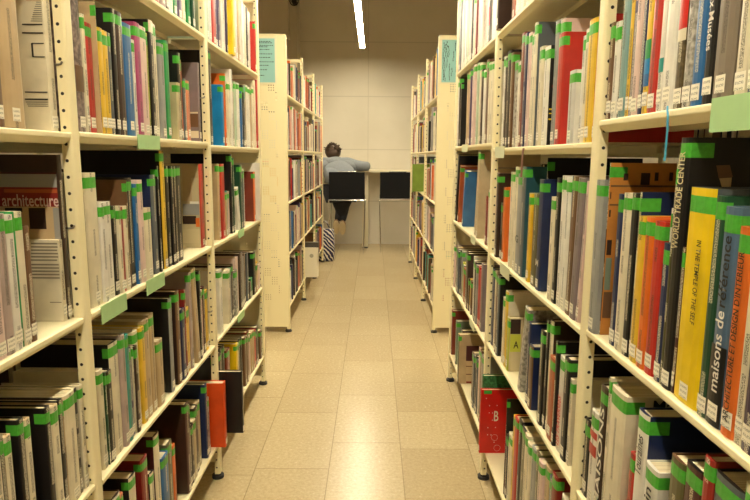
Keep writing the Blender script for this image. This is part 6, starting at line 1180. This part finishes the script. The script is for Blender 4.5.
def stool(x, y, label):
    o = empty('bar_stool', (x, y, 0)); W = .236; D = .19; SZ = .735
    blk = mat('black_leatherette', (.006, .006, .007, 1), .7, spec=.2)
    mb = MB(); mb.box((-W, -.012, SZ), (W, .012, SZ + .355), blk); mb.build('backrest', o, bevel=.006)
    mb = MB(); mb.box((-W, .014, SZ), (W, 2 * D, SZ + .035), blk); mb.build('seat', o, bevel=.01)
    r = .007
    for sx in (-1, 1):
        mb = MB(); mb.tube([(sx * W * .93, -.03, .004), (sx * (W + .002), -.022, SZ - .012)], r, M_CHROME, 10); mb.build('leg', o)
        mb = MB(); mb.tube([(sx * W * .93, 2 * D + .01, .004), (sx * (W + .002), 2 * D - .01, SZ - .012)], r, M_CHROME, 10); mb.build('leg', o)
    mb = MB()
    mb.tube([(-W, -.022, SZ - .012), (W, -.022, SZ - .012), (W, 2 * D - .01, SZ - .012), (-W, 2 * D - .01, SZ - .012), (-W, -.022, SZ - .012)], r * .95, M_CHROME, 8)
    mb.build('seat_frame', o)
    mb = MB(); mb.tube([(-W * .5, 0, SZ + .359), (W * .5, 0, SZ + .359)], .006, M_CHROME, 8); mb.build('back_rail', o)
    tag(o, label, 'stool', None)
stool(-.352, 7.99, 'black high stool with chrome legs that the reader sits on')
stool(.322, 8.13, 'empty black high stool with chrome legs at the counter')

# ------------------------------------------------------------------ the reader
def skin_body(name, pts, edges, mt, parent, sub=2, root=0):
    me = bpy.data.meshes.new(name); me.from_pydata([p[0] for p in pts], edges, [])
    o = bpy.data.objects.new(name, me); COL.objects.link(o)
    sk = o.modifiers.new('skin', 'SKIN'); sk.use_smooth_shade = True; sk.branch_smoothing = .6
    sv = me.skin_vertices[0].data if me.skin_vertices else None
    if sv is None:
        bm = bmesh.new(); bm.from_mesh(me); bm.verts.layers.skin.verify(); bm.to_mesh(me); bm.free(); sv = me.skin_vertices[0].data
    for i, p in enumerate(pts):
        r = p[1]; sv[i].radius = r if isinstance(r, tuple) else (r, r); sv[i].use_root = (i == root)
    sb = o.modifiers.new('sub', 'SUBSURF'); sb.levels = sub; sb.render_levels = sub
    dg = bpy.context.evaluated_depsgraph_get(); dg.update()
    m2 = bpy.data.meshes.new_from_object(o.evaluated_get(dg)); bpy.data.objects.remove(o)
    m2.materials.clear(); m2.materials.append(mt); m2.name = name
    q = bpy.data.objects.new(name, m2); COL.objects.link(q); q.parent = parent
    for f in m2.polygons: f.use_smooth = True
    return q
def person():
    o = empty('person', (-.47, 8.125, 0))
    skin = mat('skin', lin('#c99a78'), .5); jk = mat('grey_blue_knit', lin('#8d939a'), .85, noise=.25, nscale=60); tr = mat('black_trousers', (.012, .012, .015, 1), .8)
    sh = mat('patterned_shoe', lin('#9a7458'), .6, noise=.7, nscale=70); hair = mat('brown_hair', lin('#4d3622'), .55, noise=.6, nscale=80)
    # body: pelvis on the seat, spine bowed forward over the counter, both arms folded on it, shins drawn back under the seat
    SZ = .80
    P = [((.04, .06, SZ + .08), (.19, .13)), ((.03, .10, SZ + .20), (.20, .13)), ((.01, .17, SZ + .32), (.235, .13)), ((-.03, .26, SZ + .40), (.19, .10)),
         ((-.07, .31, SZ + .455), (.055, .055)), ((-.085, .34, SZ + .49), (.055, .055)),
         ((.11, .235, SZ + .415), (.08, .08)), ((.25, .19, SZ + .365), (.062, .062)), ((.405, .215, SZ + .362), (.052, .052)), ((.20, .33, SZ + .348), (.036, .036)), ((.10, .40, SZ + .336), (.028, .028)),
         ((-.20, .255, SZ + .43), (.062, .062)), ((-.33, .22, SZ + .36), (.05, .05)), ((-.34, .30, SZ + .356), (.044, .044)), ((-.18, .40, SZ + .346), (.034, .034)), ((-.10, .42, SZ + .336), (.028, .028)),
         ((.15, .12, SZ + .035), (.085, .075)), ((.10, .42, SZ - .01), (.065, .06)), ((.065, .20, .52), (.047, .047)), ((.045, .12, .40), (.034, .034)),
         ((-.01, .12, SZ + .035), (.085, .075)), ((.00, .42, SZ - .01), (.065, .06)), ((.00, .20, .53), (.047, .047)), ((-.025, .12, .41), (.034, .034))]
    E = [(0, 1), (1, 2), (2, 3), (3, 4), (4, 5), (3, 6), (6, 7), (7, 8), (8, 9), (9, 10), (3, 11), (11, 12), (12, 13), (13, 14), (14, 15), (0, 16), (16, 17), (17, 18), (18, 19), (0, 20), (20, 21), (21, 22), (22, 23)]
    clothed = set([0, 1, 2, 3, 6, 7, 8, 9, 11, 12, 13, 14, 16, 17, 18, 20, 21, 22])
    PB = [(c, (max(.012, r[0] - (.025 if i in clothed else 0)), max(.012, r[1] - (.025 if i in clothed else 0)))) for i, (c, r) in enumerate(P)]
    body = skin_body('body', PB, E, skin, o)
    def grow(idx, d, mt, name):
        mp = {k: i for i, k in enumerate(idx)}
        pts = [(P[k][0], (P[k][1][0] + d, P[k][1][1] + d)) for k in idx]
        ed = [(mp[a], mp[b]) for a, b in E if a in mp and b in mp]
        return skin_body(name, pts, ed, mt, o)
    grow([0, 1, 2, 3, 6, 7, 8, 9, 11, 12, 13, 14], .014, jk, 'jacket')
    grow([0, 16, 17, 18, 19, 20, 21, 22, 23], .012, tr, 'trousers')
    # loose dark cloth falling behind the knees
    bm = bmesh.new(); rings = []
    for zz, cx, rx, ry in ((.735, .035, .165, .10), (.66, .035, .13, .085), (.56, .03, .085, .07), (.47, .03, .055, .05)):
        rings.append([bm.verts.new((cx + rx * cos(a) * (1 + .06 * sin(5 * a)), .17 + ry * sin(a), zz)) for a in [2 * pi * k / 28 for k in range(28)]])
    for r0, r1 in zip(rings, rings[1:]):
        for k in range(28): bm.faces.new((r0[k], r0[(k + 1) % 28], r1[(k + 1) % 28], r1[k]))
    bm.faces.new(rings[0])
    for f in bm.faces: f.smooth = True
    me = bpy.data.meshes.new('coat_tail'); bm.to_mesh(me); bm.free(); me.materials.append(tr)
    q = bpy.data.objects.new('coat_tail', me); COL.objects.link(q); q.parent = o
    def ell(mb, c, r, m, a=0, nu=20, nv=12, tilt=0):
        vs, fs = [], []
        Rm = Matrix.Translation(c) @ Matrix.Rotation(a, 4, 'X') @ Matrix.Rotation(tilt, 4, 'Y')
        for i in range(nv + 1):
            for j in range(nu):
                th = pi * i / nv; ph = 2 * pi * j / nu
                vs.append((r[0] * sin(th) * cos(ph), r[1] * sin(th) * sin(ph), r[2] * cos(th)))
        for i in range(nv):
            for j in range(nu): fs.append((i * nu + j, (i + 1) * nu + j, (i + 1) * nu + (j + 1) % nu, i * nu + (j + 1) % nu))
        mb.add(vs, fs, m, M=Rm)
    mb = MB()
    ell(mb, (-.098, .39, SZ + .545), (.078, .098, .108), skin, -.7)
    ell(mb, (-.098, .485, SZ + .51), (.013, .016, .014), skin, -.7)                     # nose
    for s in (-1, 1):
        ell(mb, (-.098 + s * .08, .395, SZ + .535), (.012, .02, .03), skin, -.7)            # ears
        ell(mb, (-.098 + s * .03, .472, SZ + .535), (.012, .008, .007), mat('eye_white', (.8, .8, .78, 1), .3), -.7)
    ell(mb, (-.098, .46, SZ + .48), (.024, .008, .006), mat('lips', lin('#a8625a'), .5), -.7)
    mb.build('head', body, smooth=True)
    mb = MB(); ell(mb, (-.098, .372, SZ + .560), (.112, .120, .108), hair, -.6); ell(mb, (-.095, .315, SZ + .535), (.098, .07, .075), hair, -.3)
    rr = random.Random(3)
    for k in range(60):                                                               # tousled strands
        ph = rr.uniform(0, 2 * pi); th = rr.uniform(.1, 1.5); c = Vector((-.098, .355, SZ + .555)); r = .112
        p = c + Vector((r * sin(th) * cos(ph), r * sin(th) * sin(ph) - .01, r * cos(th)))
        q = p + Vector((rr.uniform(-.03, .03), rr.uniform(-.045, .0), rr.uniform(-.02, .02)))
        mb.tube([p - (p - c) * .12, (p + q) / 2 + (p - c) * .10, q], [.008, .007, .002], hair, 5)
    mb.build('hair', o, smooth=True)
    for sx, px, pz in ((1, .05, .40), (-1, -.035, .41)):
        mb = MB()
        ell(mb, (px, .09, pz - .065), (.045, .12, .040), sh, -1.05); ell(mb, (px, .11, pz - .02), (.042, .05, .045), sh)
        ell(mb, (px, .055, pz - .072), (.046, .115, .018), mat('shoe_sole', lin('#c9b692'), .7), -1.05)
        mb.build('shoe', o, smooth=True)
    mb = MB(); ell(mb, (.0, .13, SZ + .27), (.215, .12, .185), jk, -.45); ell(mb, (-.05, .27, SZ + .425), (.14, .085, .065), jk, -.2); ell(mb, (.15, .20, SZ + .375), (.13, .085, .07), jk, 0, tilt=.35); ell(mb, (-.20, .22, SZ + .375), (.13, .085, .07), jk, 0, tilt=-.3)
    mb.build('jacket_back', o, smooth=True)
    # hands resting on the counter: palm, four bent fingers and a thumb
    for sx, base, dr in ((1, Vector((.10, .40, SZ + .330)), Vector((-.75, .35, -.03))), (-1, Vector((-.10, .42, SZ + .330)), Vector((.75, .25, -.03)))):
        dr.normalize(); side = Vector((-dr.y, dr.x, 0)) * sx
        mb = MB(); mb.tube([base, base + dr * .04, base + dr * .085], [.022, .030, .026], skin, 10)
        for f_, ln in ((-.022, .055), (-.007, .068), (.008, .072), (.022, .062)):
            p0 = base + dr * .08 + side * f_
            mb.tube([p0, p0 + dr * ln * .45 + Vector((0, 0, .006)), p0 + dr * ln * .8 + Vector((0, 0, -.002)), p0 + dr * ln + Vector((0, 0, -.012))], [.009, .0085, .008, .006], skin, 8)
        p0 = base + dr * .02 - side * .022
        mb.tube([p0, p0 - side * .022 + dr * .03, p0 - side * .02 + dr * .06], [.012, .010, .008], skin, 8)
        mb.build('hand', body, smooth=True)
    tag(o, 'person in a grey-blue jacket bent over the counter, seen from behind', 'person')
person()
